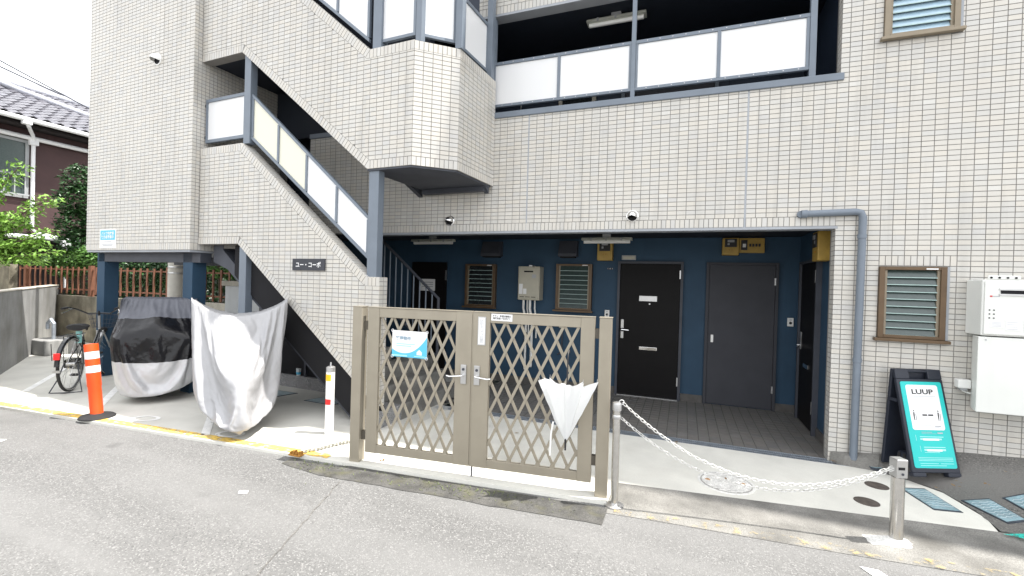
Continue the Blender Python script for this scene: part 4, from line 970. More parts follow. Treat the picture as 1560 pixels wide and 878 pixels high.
# ================================================================== lattice gate
gate = thing('gate', tuple((GLp+GRp)/2), 'bronze aluminium double gate with diamond lattice leaves and two square posts', 'gate')
for a0, a1 in ((-.045, .055), (2.225, 2.325)):
    po = MB().box(a0, a1, 0.0, .10, -.03, 1.452, GF).build('post', 'bronze', gate, bevel=.005)
    MB().box(a0-.004, a1+.004, -.004, .104, 1.4525, 1.458, GF).build('post_cap', 'bronze', po, bevel=.002)
def leaf(a0, a1, lock_left, lab):
    # outer stile .115, lock stile .145
    t, b = 1.448, .095; q0, q1 = .03, .07
    so, sk = (.117, .150)
    lo, hi = (a0+so, a1-sk) if not lock_left else (a0+sk, a1-so)
    mb = MB(); mb.box(a0, lo, q0, q1, b, t, GF); L_ = mb.build('leaf', 'bronze', gate, bevel=.004, label=lab)
    MB().box(hi, a1, q0, q1, b, t, GF).build('stile', 'bronze', L_, bevel=.004)
    MB().box(lo, hi, q0+.003, q1-.003, 1.362, t-.001, GF).build('top_rail', 'bronze', L_, bevel=.003); MB().box(lo, hi, q0+.003, q1-.003, b+.001, .172, GF).build('bottom_rail', 'bronze', L_, bevel=.003)
    MB().box(a0-.001, a1+.001, q0-.003, q1+.003, t+.0005, t+.010, GF).build('top_cap', 'bronze', L_, bevel=.002)
    # lattice: two layers of crossing flat bars
    z0, z1 = .173, 1.361; H = z1-z0; W = hi-lo; dx = W/6.2; slope = H/(dx*4.5)
    for layer, sg in ((0, 1), (1, -1)):
        off_ = q0+.012 if layer == 0 else q0+.022
        for k in range(-6, 13):
            x0 = lo+dx*(k+.55) if sg > 0 else hi-dx*(k+.55)
            pts = []
            # bar line: x = x0 + sg*(z-z0)/slope, clipped to [lo,hi]
            za, zb = z0, z1; xa, xb = x0, x0+sg*H/slope
            def cut(xlim, za, xa, zb, xb): return za+(xlim-xa)/(xb-xa)*(zb-za)
            if sg > 0:
                if xb <= lo or xa >= hi: continue
                if xa < lo: za = cut(lo, z0, x0, z1, x0+sg*H/slope); xa = lo
                if xb > hi: zb = cut(hi, z0, x0, z1, x0+sg*H/slope); xb = hi
            else:
                if xb >= hi or xa <= lo: continue
                if xa > hi: za = cut(hi, z0, x0, z1, x0+sg*H/slope); xa = hi
                if xb < lo: zb = cut(lo, z0, x0, z1, x0+sg*H/slope); xb = lo
            if zb-za < .05: continue
            d = math.hypot(xb-xa, zb-za); ux, uz = (xb-xa)/d, (zb-za)/d; w = .0118
            MB().prism([(xa-uz*w, za+ux*w), (xa+uz*w, za-ux*w), (xb+uz*w, zb-ux*w), (xb-uz*w, zb+ux*w)], off_, off_+.009, GF, (0, 2, 1)).build('lattice_bar', 'bronze', L_)
    mb = MB()
    for k in range(6):
        x = lo+dx*(k+.55)
        mb.prism([(x-.02, .1725), (x+.02, .1725), (x+.012, .2), (x, .212), (x-.012, .2)], q0+.006, q0+.034, GF, (0, 2, 1))
    mb.build('bar_foot', 'bronze', L_, kind='stuff')
    # lock plate and lever
    xp = (hi+.085 if not lock_left else a0+.045)
    lp = MB().box(xp-.026, xp+.026, q0-.014, q0-.0005, .815, .985, GF).build('lock_plate', 'silver', L_, bevel=.004)
    sg = -1
    tip = -1 if not lock_left else 1
    MB().tube([P(GF, xp, q0-.014, .895), P(GF, xp, q0-.055, .895), P(GF, xp+tip*.03, q0-.06, .893), P(GF, xp+tip*.11, q0-.058, .883), P(GF, xp+tip*.14, q0-.055, .888)], .0085, 8).build('lever_handle', 'chrome', lp, smooth=True)
    MB().lathe([(.012, 0), (.012, .006)], 12, (P(GF, xp, q0-.0145, .945), GE, Vector((0, 0, 1)), -GN)).build('keyhole', 'dark_steel', lp)
    return L_
lf1 = leaf(.098, 1.126, False, 'left gate leaf'.replace('left ', 'lattice ')+' carrying the blue notice')
lf2 = leaf(1.140, 2.190, True, 'lattice gate leaf with the umbrella hung on it')
MB().box(1.127, 1.139, .036, .066, .095, 1.447, GF).build('meeting_strip', 'bronze', lf1)
MB().tube([P(GF, 1.152, .05, .09), P(GF, 1.152, .05, -.005)], .007, 6).build('drop_bolt', 'dark_steel', lf2)
for a, zz in ((.075, (.25, 1.28)), (2.207, (.28, 1.32))):
    for z in zz: MB().box(a-.019, a+.019, .035, .075, z-.04, z+.04, GF).build('hinge', 'bronze_dark', gate)
# notices on the gate
t = thing('gate_notice', tuple(P(GF, .53, .02, 1.01)), 'white and blue printed notice tied to the gate lattice', 'notice')
NF = (P(GF, .532, .026, 1.131), (GE+Vector((0, 0, -.012))).normalized(), -GN, Vector((0, 0, 1)))
w2, h2 = .174, .120
MB().prism([(-w2, -h2), (w2, -h2), (w2, h2), (-w2, h2)], -.002, .002, NF, (0, 2, 1)).build('sheet', 'paper_white', t)
mb = MB(); n = 26; top = []
for i in range(n+1):
    x = -w2+2*w2*i/n; u = (x+.06)/.234; top.append((x, min(h2*.62, -h2*.70+h2*1.32*max(0, u)**2.2 if u > 0 else -h2*.70+h2*.30*(u/.49)**2)))
vs = [P(NF, x, .0032, -h2) for x, _ in top]+[P(NF, x, .0032, z) for x, z in top]
mb.add(vs, [(i, i+1, n+2+i, n+1+i) for i in range(n)]); mb.build('blue_field', 'print_lightblue', t)
text_part('lettering', '管理物件', (P(NF, -.062, .0034, .052), NF[1], Vector((0, 0, 1)), None), .155, .036, 'print_greyblue', t, bold=.02)
for x0, x1, z in ((-.13, .055, .0), (-.13, .02, -.018)): MB().prism([(x0, z-.004), (x1, z-.004), (x1, z+.004), (x0, z+.004)], .0024, .0034, NF, (0, 2, 1)).build('text_line', 'teal_light', t)
MB().prism([(-w2*.96, -.114), (-.02, -.114), (-.02, -.100), (-w2*.96, -.100)], .0034, .0044, NF, (0, 2, 1)).build('text_line', 'teal_light', t)
for x0, x1, z in ((.05, .155, -.105),): MB().prism([(x0, z-.004), (x1, z-.004), (x1, z+.004), (x0, z+.004)], .0034, .0044, NF, (0, 2, 1)).build('text_line', 'teal_light', t)
mb = MB(); mb.prism([(.075, -.092), (.125, -.092), (.125, -.066), (.1, -.044), (.075, -.066)], .0034, .0044, NF, (0, 2, 1)); mb.prism([(.086, -.084), (.114, -.084), (.114, -.070), (.1, -.058), (.086, -.070)], .0045, .005, NF, (0, 2, 1)); mb.build('house_logo', 'paper_white', t)
for x, z in ((-w2, h2), (w2, h2), (-w2, -h2), (w2, -h2)): MB().torus((P(NF, x*.98, .004, z*.98), NF[1], NF[2], NF[3]), .012, .0025, 10, 5).build('tie', 'paper_white', t)
t = thing('camera_strip', tuple(P(GF, 1.218, .028, 1.166)), 'narrow upright strip notice on the lock stile of the gate', 'notice')
CF = (P(GF, 1.218, .026, 1.289), GE, -GN, Vector((0, 0, 1)))
MB().prism([(-.036, -.124), (.036, -.124), (.036, .124), (-.036, .124)], -.0025, .001, CF, (0, 2, 1)).build('strip', 'silver', t); MB().prism([(-.028, -.115), (.028, -.115), (.028, .115), (-.028, .115)], .0015, .0025, CF, (0, 2, 1)).build('paper', 'paper_white', t)
text_part('lettering', '防\n犯\nカ\nメ\nラ\n設\n置', (P(CF, 0, .0032, 0), GE, Vector((0, 0, 1)), None), .036, .205, 'print_grey', t, line=.85)
t = thing('gate_sticker', tuple(P(GF, 1.395, .028, 1.387)), 'small white sticker with two lines of print on the gate top rail', 'sticker')
KF = (P(GF, 1.395, .030, 1.418), (GE+Vector((0, 0, -.01))).normalized(), -GN, Vector((0, 0, 1)))
MB().prism([(-.094, -.034), (.094, -.034), (.094, .026), (-.094, .026)], -.0022, .001, KF, (0, 2, 1)).build('paper', 'paper_white', t)
text_part('lettering', 'チラシ・勧誘印刷物の\n無断投函一切お断り!', (P(KF, 0, .0018, -.003), KF[1], Vector((0, 0, 1)), None), .165, .040, 'print_black', t, bold=.02)
# ================================================================== umbrella hung on the gate
t = thing('umbrella', tuple(P(GF, 1.99, -.05, .37)), 'half folded white vinyl umbrella hanging upside down on the gate', 'umbrella')
UF = (P(GF, 1.985, -.055, 0), GE, GN, Vector((0, 0, 1)))
mb = MB(); NR = 8; rows = 9; cols = NR*4; vs = []
rr = [.25, .19, .22, .25, .24, .19, .22, .20]
for i in range(rows+1):
    t_ = i/rows
    for k in range(cols):
        a = 2*math.pi*k/cols; r0 = rr[k//4]; r1 = rr[(k//4+1) % NR]; ph = (k % 4)/4
        rt_ = r0+(r1-r0)*ph; valley = 1-.34*math.sin(math.pi*ph)
        R = .012+(rt_*valley-.012)*t_**.92
        zz = .455+(.49-.05*math.sin(math.pi*ph)+.025*math.sin(2.7*(k//4)))*t_+.012*mnoise.noise(Vector((k*.7, t_*5, 0)))
        sq = .55                                            # flattened against the gate
        vs.append(P(UF, R*math.cos(a), -abs(R*math.sin(a))*sq if math.sin(a) > .5 else R*math.sin(a)*sq, zz))
mb.add(vs, [(i*cols+k, i*cols+(k+1) % cols, (i+1)*cols+(k+1) % cols, (i+1)*cols+k) for i in range(rows) for k in range(cols)])
mb.build('canopy', 'umbrella_film', t, smooth=True)
MB().tube([P(UF, 0, 0, .37), P(UF, 0, 0, .465)], [.007, .010], 8).build('tip', 'plastic_black', t, smooth=True)
MB().tube([P(UF, 0, 0, .46), P(UF, 0, .0, 1.10), P(UF, 0, .02, 1.15), P(UF, 0, .06, 1.175), P(UF, 0, .10, 1.15)], .006, 8).build('shaft', 'plastic_black', t, smooth=True)
for k in range(NR):
    a = 2*math.pi*k/NR; R = rr[k]*.96
    if math.sin(a) > .5: continue
    p0 = P(UF, R*math.cos(a), R*math.sin(a)*.55, .455+.49+.025*math.sin(2.7*k)); MB().tube([P(UF, .01*math.cos(a), 0, .62), p0, p0+Vector((0, 0, .022))], .0022, 5).build('rib', 'silver', t)
MB().tube([P(UF, -.10, -.03, .60), P(UF, -.115, -.03, .50), P(UF, -.12, -.02, .32)], .008, 6).build('strap', 'plastic_white', t, smooth=True)
# ================================================================== chain posts and chains
sp = thing('chain_post', (-1.96, -1.83, -.02), 'slim stainless chain post with round foot beside the gate post', 'post')
PFr = frame((-1.96, -1.83, -.022), (1, 0, 0))
MB().lathe([(.0295, .01), (.0295, .76)], 18, PFr).build('tube', 'stainless', sp, smooth=True)
MB().lathe([(.036, .755), (.037, .80), (.034, .815), (.02, .822)], 18, PFr).build('cap', 'silver', sp, smooth=True)
MB().lathe([(.034, .69), (.036, .695), (.036, .715), (.034, .72)], 18, PFr).build('collar', 'silver', sp, smooth=True)
MB().lathe([(.075, 0), (.075, .008), (.05, .018), (.034, .022)], 22, PFr).build('foot', 'silver', sp, smooth=True)
MB().torus((Vector((-1.925, -1.83, .80)), Vector((1, .1, 0)), Vector((0, 1, 0)), Vector((0, 0, 1))), .018, .004, 14, 6).build('eye', 'chain_white', sp, smooth=True)
bp_ = thing('bollard', (-.06, -1.56, -.03), 'thick stainless bollard with slotted square cap on a white mortar patch', 'bollard')
BF = frame((-.06, -1.56, -.03), (.94, .34, 0))
MB().lathe([(.040, .0), (.040, .47)], 22, BF).build('tube', 'stainless', bp_, smooth=True)
MB().box(-.037, .037, -.037, .037, .4705, .60, BF).build('cap', 'silver', bp_, bevel=.006, seg=3)
MB().box(-.03, .012, -.041, -.0375, .53, .548, BF).build('slot', 'black_void', bp_); MB().lathe([(.009, 0), (.009, .003)], 10, (P(BF, 0, -.0375, .50), BF[1], BF[3], -BF[2])).build('bolt', 'dark_steel', bp_)
mb = MB(); vs = []; n = 22
for i in range(n):
    a = 2*math.pi*i/n; r = .085+.05*mnoise.noise(Vector((math.cos(a)*2, math.sin(a)*2, 3)))+(.09 if math.pi*.75 < a < math.pi*1.1 else 0); vs.append(P(BF, r*math.cos(a)*1.1, r*math.sin(a)*.75, .014))
for i in range(n): vs.append(P(BF, .041*math.cos(2*math.pi*i/n), .041*math.sin(2*math.pi*i/n), .045))
for i in range(n): vs.append(vs[i]-Vector((0, 0, .02))+(vs[i]-P(BF, 0, 0, .014))*.12)
mb.add(vs, [(i, (i+1) % n, n+(i+1) % n, n+i) for i in range(n)]+[(2*n+i, 2*n+(i+1) % n, (i+1) % n, i) for i in range(n)]); mb.build('mortar_patch', 'iron_white', bp_, smooth=True)
def link_mesh(L, W, r):
    pts = []; 
    for i in range(14):
        a = 2*math.pi*i/14; x = math.cos(a)*W/2; y = math.sin(a)*W/2; pts.append(Vector((y+(L-W)/2*(1 if y > .001 else -1 if y < -.001 else 0), x, 0)))
    return pts
def chain(name, p0, p1, zmin, label, m, pitch=.030, L=.040, W=.020, r=.0026, grp=None, ground=False):
    t = thing(name, tuple((p0+p1)/2), label, 'chain', grp)
    D = (p1-p0); H = Vector((D.x, D.y, 0)); hl = H.length
    # parabola through both ends with its lowest point at zmin
    a, b = p0.z-zmin, p1.z-zmin; ra, rb = math.sqrt(max(a, 0)), math.sqrt(max(b, 0)); xm = hl*ra/(ra+rb) if ra+rb > 0 else hl/2; k = a/xm**2 if xm > 0 else 0
    pts = []; N = 400
    for i in range(N+1):
        x = hl*i/N; q = p0+H*(i/N); z = zmin+k*(x-xm)**2 if not ground else p0.z; jit = Vector((0, 0, 0))
        if ground: jit = Vector((-H.y, H.x, 0)).normalized()*(.012*mnoise.noise(Vector((x*9, 1, 0))))
        pts.append(Vector((q.x, q.y, z))+jit)
    d = [0]
    for i in range(N): d.append(d[-1]+(pts[i+1]-pts[i]).length)
    n = int(d[-1]/pitch); base = None; loc = ORG[t.name]
    for j in range(n):
        s = (j+.5)*pitch; i = min(max(np.searchsorted(d, s), 1), N); p = pts[i]; tg = (pts[min(i+2, N)]-pts[max(i-2, 0)]).normalized()
        side = tg.cross(Vector((0, 0, 1))).normalized(); upv = side.cross(tg); roll = (math.pi/4 if j % 2 else -math.pi/4)+random.uniform(-.2, .2)
        if ground: roll = 1.25*(1 if j % 2 else .15)
        y = side*math.cos(roll)+upv*math.sin(roll); z = tg.cross(y)
        if base is None:
            mb = MB(); mb.tube(link_mesh(L, W, r), r, 5, closed=True); base = mb.build('link', m, t, smooth=True); c = base; base.data.transform(Matrix.Translation(loc))
        else: c = base.copy(); COL.objects.link(c); c.parent = t
        c.matrix_local = Matrix(((tg.x, y.x, z.x, p.x-loc.x), (tg.y, y.y, z.y, p.y-loc.y), (tg.z, y.z, z.z, p.z-loc.z), (0, 0, 0, 1)))
    return t
chain('chain', Vector((-1.915, -1.825, .795)), Vector((-.092, -1.575, .51)), .30, 'white chain from the cap of the slim post to the bollard', 'chain_white')
chain('chain', Vector((-1.93, -1.83, .68)), Vector((-.092, -1.578, .50)), .25, 'white chain from the collar of the slim post to the bollard', 'chain_white')
ch3 = chain('chain', Vector((-4.90, -2.09, .016)), Vector((-4.62, -1.45, .016)), 0, 'weathered chain lying on the parking floor beside the gate post', 'chain_old', ground=True, pitch=.038, L=.055, W=.034, r=.006)
t = thing('chain_anchor', (-4.93, -2.13, 0), 'rusty iron anchor at the end of the chain on the ground', 'anchor'); mb = MB()
for k in range(4): mb.box(-4.99+k*.035, -4.97+k*.035, -2.16, -2.11, 0, .035+.01*(k % 2))
mb.box(-5.0, -4.86, -2.165, -2.105, -.002, .012); mb.build('block', 'rust', t, bevel=.004)
# white removable pole
t = thing('parking_pole', (-5.10, -1.52, 0), 'white removable parking pole with yellow and red reflectors and a ring', 'pole'); F_ = frame((-5.10, -1.52, 0), (.8, -.6, 0))
MB().lathe([(.046, 0), (.046, .70)], 22, F_).build('tube', 'pole_white', t, smooth=True); MB().lathe([(.047, .685), (.047, .735), (.03, .745)], 22, F_).build('cap', 'silver', t, smooth=True)
def band(z0, z1, r, a0, a1, m, name):
    mb = MB(); vs = []; n = 10
    for i in range(n+1):
        a = a0+(a1-a0)*i/n
        for z in (z0, z1): vs.append(P(F_, r*math.cos(a), r*math.sin(a), z))
    mb.add(vs, [(2*i, 2*i+2, 2*i+3, 2*i+1) for i in range(n)]); mb.build(name, m, t, smooth=True)
band(.59, .66, .0478, -math.pi*.62, -math.pi*.02, 'reflector_yellow', 'yellow_reflector'); band(.33, .39, .0478, -math.pi*.75, -math.pi*.0, 'reflector_red', 'red_reflector')
MB().torus((P(F_, 0, 0, .765), F_[1], F_[2], F_[3]), .022, .005, 16, 6).build('ring', 'silver', t, smooth=True)
# orange delineator
t = thing('delineator_post', (-7.90, -2.22, 0), 'orange flexible delineator post with two white bands and black rubber foot', 'delineator'); ax = (Vector((-.115, -.03, 1))).normalized()
DFr = (Vector((-7.90, -2.22, 0)), Vector((1, 0, .11)).normalized(), ax.cross(Vector((1, 0, .11)).normalized()), ax)
MB().lathe([(.17, .0), (.17, .012), (.15, .028), (.085, .038), (.07, .05)], 28, frame((-7.90, -2.22, 0), (1, 0, 0))).build('foot', 'rubber', t, smooth=True)
MB().lathe([(.062, .035), (.062, .36), (.0665, .37), (.0665, .85), (.066, .862), (.02, .866)], 26, DFr).build('tube', 'orange', t, smooth=True)
for z0, z1 in ((.53, .61), (.69, .775)): MB().lathe([(.0672, z0), (.0672, z1)], 26, DFr, caps=False).build('white_band', 'reflector_white', t, smooth=True)
# ================================================================== A-frame board
t = thing('a_frame_sign', (.68, -.25, .1), 'black A-frame board with turquoise poster lettered LUUP by the tiled wall', 'sign')
e2 = Vector((.925, .38, 0)).normalized(); n2 = Vector((e2.y, -e2.x, 0)); F0 = Vector((.683, -.315, .085)); TOPB, HZ = .235, .925
slope_v = (Vector((0, 0, HZ))-n2*TOPB).normalized(); outv = slope_v.cross(e2); outv = outv if outv.dot(n2) > 0 else -outv
LZ = math.hypot(HZ, TOPB); AF = (F0, e2, -outv, slope_v); w = .222
fb = MB(); fb.box(-w, w, 0, .03, .035, LZ-.09, AF); fb.box(-w, -.09, 0, .03, LZ-.09, LZ, AF); fb.box(.09, w, 0, .03, LZ-.09, LZ, AF); fb.box(-w, -w+.12, -.005, .05, 0, .036, AF); fb.box(w-.12, w, -.005, .05, 0, .036, AF)
fb.build('front_board', 'plastic_navy', t, bevel=.006)
MB().tube([P(AF, -.09, .012, LZ-.018), P(AF, .09, .012, LZ-.018)], .011, 8).build('carry_handle', 'plastic_navy', t)
bk = (F0-n2*(TOPB+.09), e2, n2, (Vector((0, 0, HZ))+n2*(.07)).normalized())
MB().box(-w, w, -.03, 0, 0, HZ, bk).build('back_board', 'plastic_navy', t, bevel=.006)
for sx in (-w, w-.012): MB().prism([(-.20, .62), (-.29, .62), (-.29, .65), (-.20, .65)], sx, sx+.012, (F0, n2, e2, Vector((0, 0, 1))), (0, 2, 1)).build('spreader', 'plastic_navy', t)
mb = MB(); mb.box(-.17, .17, -.25, -.06, .03, .16, (F0, e2, n2, Vector((0, 0, 1)))); mb.build('weight', 'plastic_navy', t, bevel=.03, seg=3)
for k in range(3): MB().box(-.175, -.171, -.22+k*.055, -.195+k*.055, .06, .15, (F0, e2, n2, Vector((0, 0, 1)))).build('weight_rib', 'rubber', t)
def rrect(x0, x1, z0, z1, r, n=5):
    pts = []
    for cx, cz, a0 in ((x1-r, z1-r, 0), (x0+r, z1-r, 90), (x0+r, z0+r, 180), (x1-r, z0+r, 270)):
        for i in range(n+1): a = math.radians(a0+90*i/n); pts.append((cx+r*math.cos(a), cz+r*math.sin(a)))
    return pts
MB().prism(rrect(-.196, .196, .075, LZ-.115, .018), -.004, -.0003, AF, (0, 2, 1)).build('poster', 'teal', t)
PZ0, PZ1 = .405, LZ-.145
MB().prism(rrect(-.152, .152, PZ0, PZ1, .02), -.0055, -.0042, AF, (0, 2, 1)).build('white_field', 'paper_white', t)
TXF = lambda a, c: (P(AF, a, -.0062, c), e2, slope_v, None)
text_part('lettering', 'LUUP', TXF(0, PZ1-.062), .205, .046, 'print_black', t, bold=.03)
def bars(lst, m, name, off_=-.0066, off1=-.0057):
    for a0, a1, c, hh in lst: MB().box(a0, a1, off_, off1, c-hh/2, c+hh/2, AF).build(name, m, t)
bars([(-.11, .115, PZ1-.105, .004), (-.105, .09, PZ1-.118, .004), (-.08, .03, PZ1-.365, .0035), (-.08, .10, PZ1-.381, .0025), (-.08, .02, PZ1-.424, .0035), (-.08, .06, PZ1-.437, .0025), (.06, .115, PZ1-.37, .012), (.07, .12, PZ1-.43, .012)], 'print_grey', 'text_line')
bars([(-.04, .005, PZ1-.272, .014), (.015, .062, PZ1-.272, .014)], 'print_black', 'text_line')
bars([(-.10, .12, .345, .006), (-.10, .10, .325, .014), (-.08, .12, .255, .006), (-.08, .12, .232, .016), (-.08, .06, .21, .004), (-.15, .17, .165, .004), (-.15, .17, .152, .004), (-.15, .17, .139, .004), (-.14, .03, .115, .004), (.05, .17, .115, .004), (-.14, .10, .098, .004), (-.14, -.137, .335, .05), (-.115, -.112, .24, .05)], 'teal_light', 'text_line', -.0052, -.0043)
bars([(-.075, .075, .322, .017), (-.055, .085, .228, .017)], 'paper_white', 'text_line', -.0060, -.0053)
# two little scooter riders as in the poster (plain silhouettes)
for sx in (-.118, .112):
    mb = MB(); z_ = PZ1-.27
    mb.tube([P(AF, sx-.012, -.006, z_-.045), P(AF, sx+.014, -.006, z_-.045), P(AF, sx+.018, -.006, z_+.01)], .002, 5); mb.tube([P(AF, sx-.004, -.006, z_-.04), P(AF, sx-.002, -.006, z_-.005), P(AF, sx, -.006, z_+.022)], [.003, .005, .005], 6); mb.lathe([(.006, -.0005), (.006, .0005)], 10, (P(AF, sx+.002, -.0062, z_+.035), e2, slope_v, outv)); mb.build('rider_print', 'print_black', t)
# ================================================================== covers in the ground
def round_cover(name, x, y, r, m, label, cat, ringm=None, z=.003, grp=None, sq=1.0):
    t = thing(name, (x, y, 0), label, cat, grp); fr = frame((x, y, z), (1, 0, 0))
    MB().lathe([(r, -.02), (r, .002), (r*.92, .003), (r*.91, .0005)], 36, fr).build('rim', ringm or m, t, smooth=True)
    MB().lathe([(r*.9, -.02), (r*.9, .0022)], 36, fr).build('lid', m, t)
    return t
t = round_cover('manhole_cover', -1.095, -1.045, .235, 'iron_lid', 'round pale manhole cover with ribbed pattern in the pavement', 'manhole', 'iron_white')
mb = MB()
for k in range(-8, 9):
    y = k*.0235; L = math.sqrt(max(0, .2**2-y*y)); n = max(2, int(L*2/.03)); pts = []
    for i in range(n+1): x = -L+2*L*i/n; pts.append((-1.095+x, -1.045+y+.004*math.sin(i*2.1), .0062))
    mb.tube(pts, .0035, 4)
mb.build('ribs', 'iron_white', t, kind='stuff')
for dx, dy in ((-.15, .0), (.14, .02)): MB().lathe([(.022, 0), (.022, .003)], 12, frame((-1.095+dx, -1.045+dy, .0057), (1, 0, 0))).build('key_hole', 'rust', t)
round_cover('valve_cover', .165, -.535, .088, 'iron_rust', 'small dark round valve cover nearer the wall, behind the bollard', 'valve cover')
round_cover('valve_cover', -.04, -.955, .088, 'iron_rust', 'small dark round valve cover nearer the kerb, behind the bollard', 'valve cover')
round_cover('valve_cover', .30, -.005-.06, .07, 'hatch_blue', 'small blue round valve cover at the foot of the downpipe', 'valve cover', 'hatch_frame', z=.03)
def hatch(name, pts, z, label, m='hatch_blue', grp='meter hatches'):
    c = (sum(p[0] for p in pts)/4, sum(p[1] for p in pts)/4); zf = z if callable(z) else (lambda x, y: z)
    t = thing(name, (c[0], c[1], 0), label, 'meter hatch', grp)
    def quad(s, dz): return [Vector((c[0]+(p[0]-c[0])*s, c[1]+(p[1]-c[1])*s, zf(c[0]+(p[0]-c[0])*s, c[1]+(p[1]-c[1])*s)+dz)) for p in pts]
    def slab(q, d): return MB().add(q+[v-Vector((0, 0, d)) for v in q], [(0, 1, 2, 3), (7, 6, 5, 4)]+[(i, (i+1) % 4, (i+1) % 4+4, i+4) for i in range(4)])
    slab(quad(1.0, .003), .03).build('rim', 'hatch_frame', t); slab(quad(.90, .006), .03).build('lid', m, t)
    q = quad(.84, .0075); mb = MB()
    for i in range(1, 8):
        f = i/8; a = q[0].lerp(q[3], f); b = q[1].lerp(q[2], f)
        pts_ = [a.lerp(b, k/10)+Vector((0, 0, .001))+(q[3]-q[0]).normalized()*(.008*math.sin(k*1.9+i*2.3)) for k in range(11)]
        mb.tube(pts_, .0028, 4)
    mb.build('relief', 'hatch_pale', t, kind='stuff'); return t
hatch('meter_hatch', [(.34, -.50), (.545, -.43), (.62, -.86), (.42, -.90)], .003, 'blue-grey meter hatch let into the corner of the pavement')
hatch('meter_hatch', [(.72, -.60), (.93, -.53), (1.0, -.86), (.84, -.95)], lambda x, y: apron_z(x, y)+.004, 'pale blue meter hatch in the asphalt beside the pavement')
hatch('meter_hatch', [(1.02, -.52), (1.24, -.46), (1.30, -.78), (1.10, -.84)], lambda x, y: apron_z(x, y)+.004, 'pale blue meter hatch in the asphalt farthest from the bollard')
hatch('meter_hatch', [(-6.29, -.33), (-5.78, -.33), (-5.89, -.62), (-6.40, -.60)], .002, 'light blue hatch in the parking floor behind the white pole', 'hatch_pale')
hatch('meter_hatch', [(-7.3, -.33), (-6.78, -.33), (-6.89, -.66), (-7.4, -.64)], .002, 'light blue hatch in the parking floor beside the covered motorcycle', 'hatch_pale')
# ================================================================== loose tiles of the facade, one object each
loc = ORG[facade.name]; one = None
kept = sorted(FULL.get('k', []), key=lambda k: (Vector((k[1], 0, k[2]))-CAM).dot(fw))
rest = MB()
for i, (fr, a, b) in enumerate(kept):
    if i >= 300:
        h, k = (.1-GAP)/2, (.05-GAP)/2; add_tile(rest, fr, [(a-h, b-k), (a+h, b-k), (a+h, b+k), (a-h, b+k)]); continue
    if one is None:
        m1 = MB(); h, k = (.1-GAP)/2, (.05-GAP)/2; add_tile(m1, FT, [(-h, -k), (h, -k), (h, k), (-h, k)])
        one = m1.build('tile', 'tile', facade, recalc=False); one.data.transform(Matrix.Translation(loc)); c = one
    else: c = one.copy(); COL.objects.link(c); c.parent = facade
    c.location = Vector((a, 0, b))-loc
if rest.v: rest.build('tile_field', 'tile', facade, recalc=False, kind='stuff')

# ================================================================== covered motorcycles
def loft_rows(M, a_dir, keys, NT, NC, horn=0, dip=0, hem=None, grow=1.0):
    a = Vector((*a_dir, 0)).normalized(); b = Vector((-a.y, a.x, 0)); K = np.array(keys); zs = np.linspace(K[0, 0], K[-1, 0], NT)
    def smooth(col):
        y = np.interp(zs, K[:, 0], K[:, col]); k = np.array([1, 2, 3, 2, 1])/9; yy = np.pad(y, 2, mode='edge'); return np.convolve(yy, k, 'valid')
    W, Fr, Rr = smooth(1)*grow, smooth(2)*grow, smooth(3)*grow; rows = []; B = Vector((M[0], M[1], 0))
    def pt(i, th, q=1.0, lift=0.0):
        tt = i/(NT-1); c, s = math.cos(th), math.sin(th)
        lat = W[i]*math.copysign(abs(c)**.85, c); fwd = Fr[i]*abs(s)**.8 if s > 0 else -Rr[i]*abs(s)**.8
        fwd = fwd*q+(Fr[i]-Rr[i])/2*(1-q); rl = lat/max(W[i], .01)
        z = zs[i]+horn*max(0, (tt-.45)/.55)**1.5*rl*rl-dip*max(0, (tt-.6)/.4)**2*(1-rl*rl)+lift
        if hem is not None and tt < .35: z += hem(th)*(1-tt/.35)
        return B+b*lat+a*fwd+Vector((0, 0, max(z, .03)))
    for i in range(NT): rows.append([pt(i, 2*math.pi*k/NC) for k in range(NC)])
    for q, l in ((.66, .006), (.33, .012), (.04, .014)): rows.append([pt(NT-1, 2*math.pi*k/NC, q, l) for k in range(NC)])
    return rows, zs, a, b, max(Fr[:8]), max(Rr[:8])
def rows_mesh(name, rows):
    NC = len(rows[0]); me = bpy.data.meshes.new(name); me.from_pydata([tuple(p) for r in rows for p in r], [], [(i*NC+k, i*NC+(k+1) % NC, (i+1)*NC+(k+1) % NC, (i+1)*NC+k) for i in range(len(rows)-1) for k in range(NC)])
    o = bpy.data.objects.new(name, me); COL.objects.link(o); return o
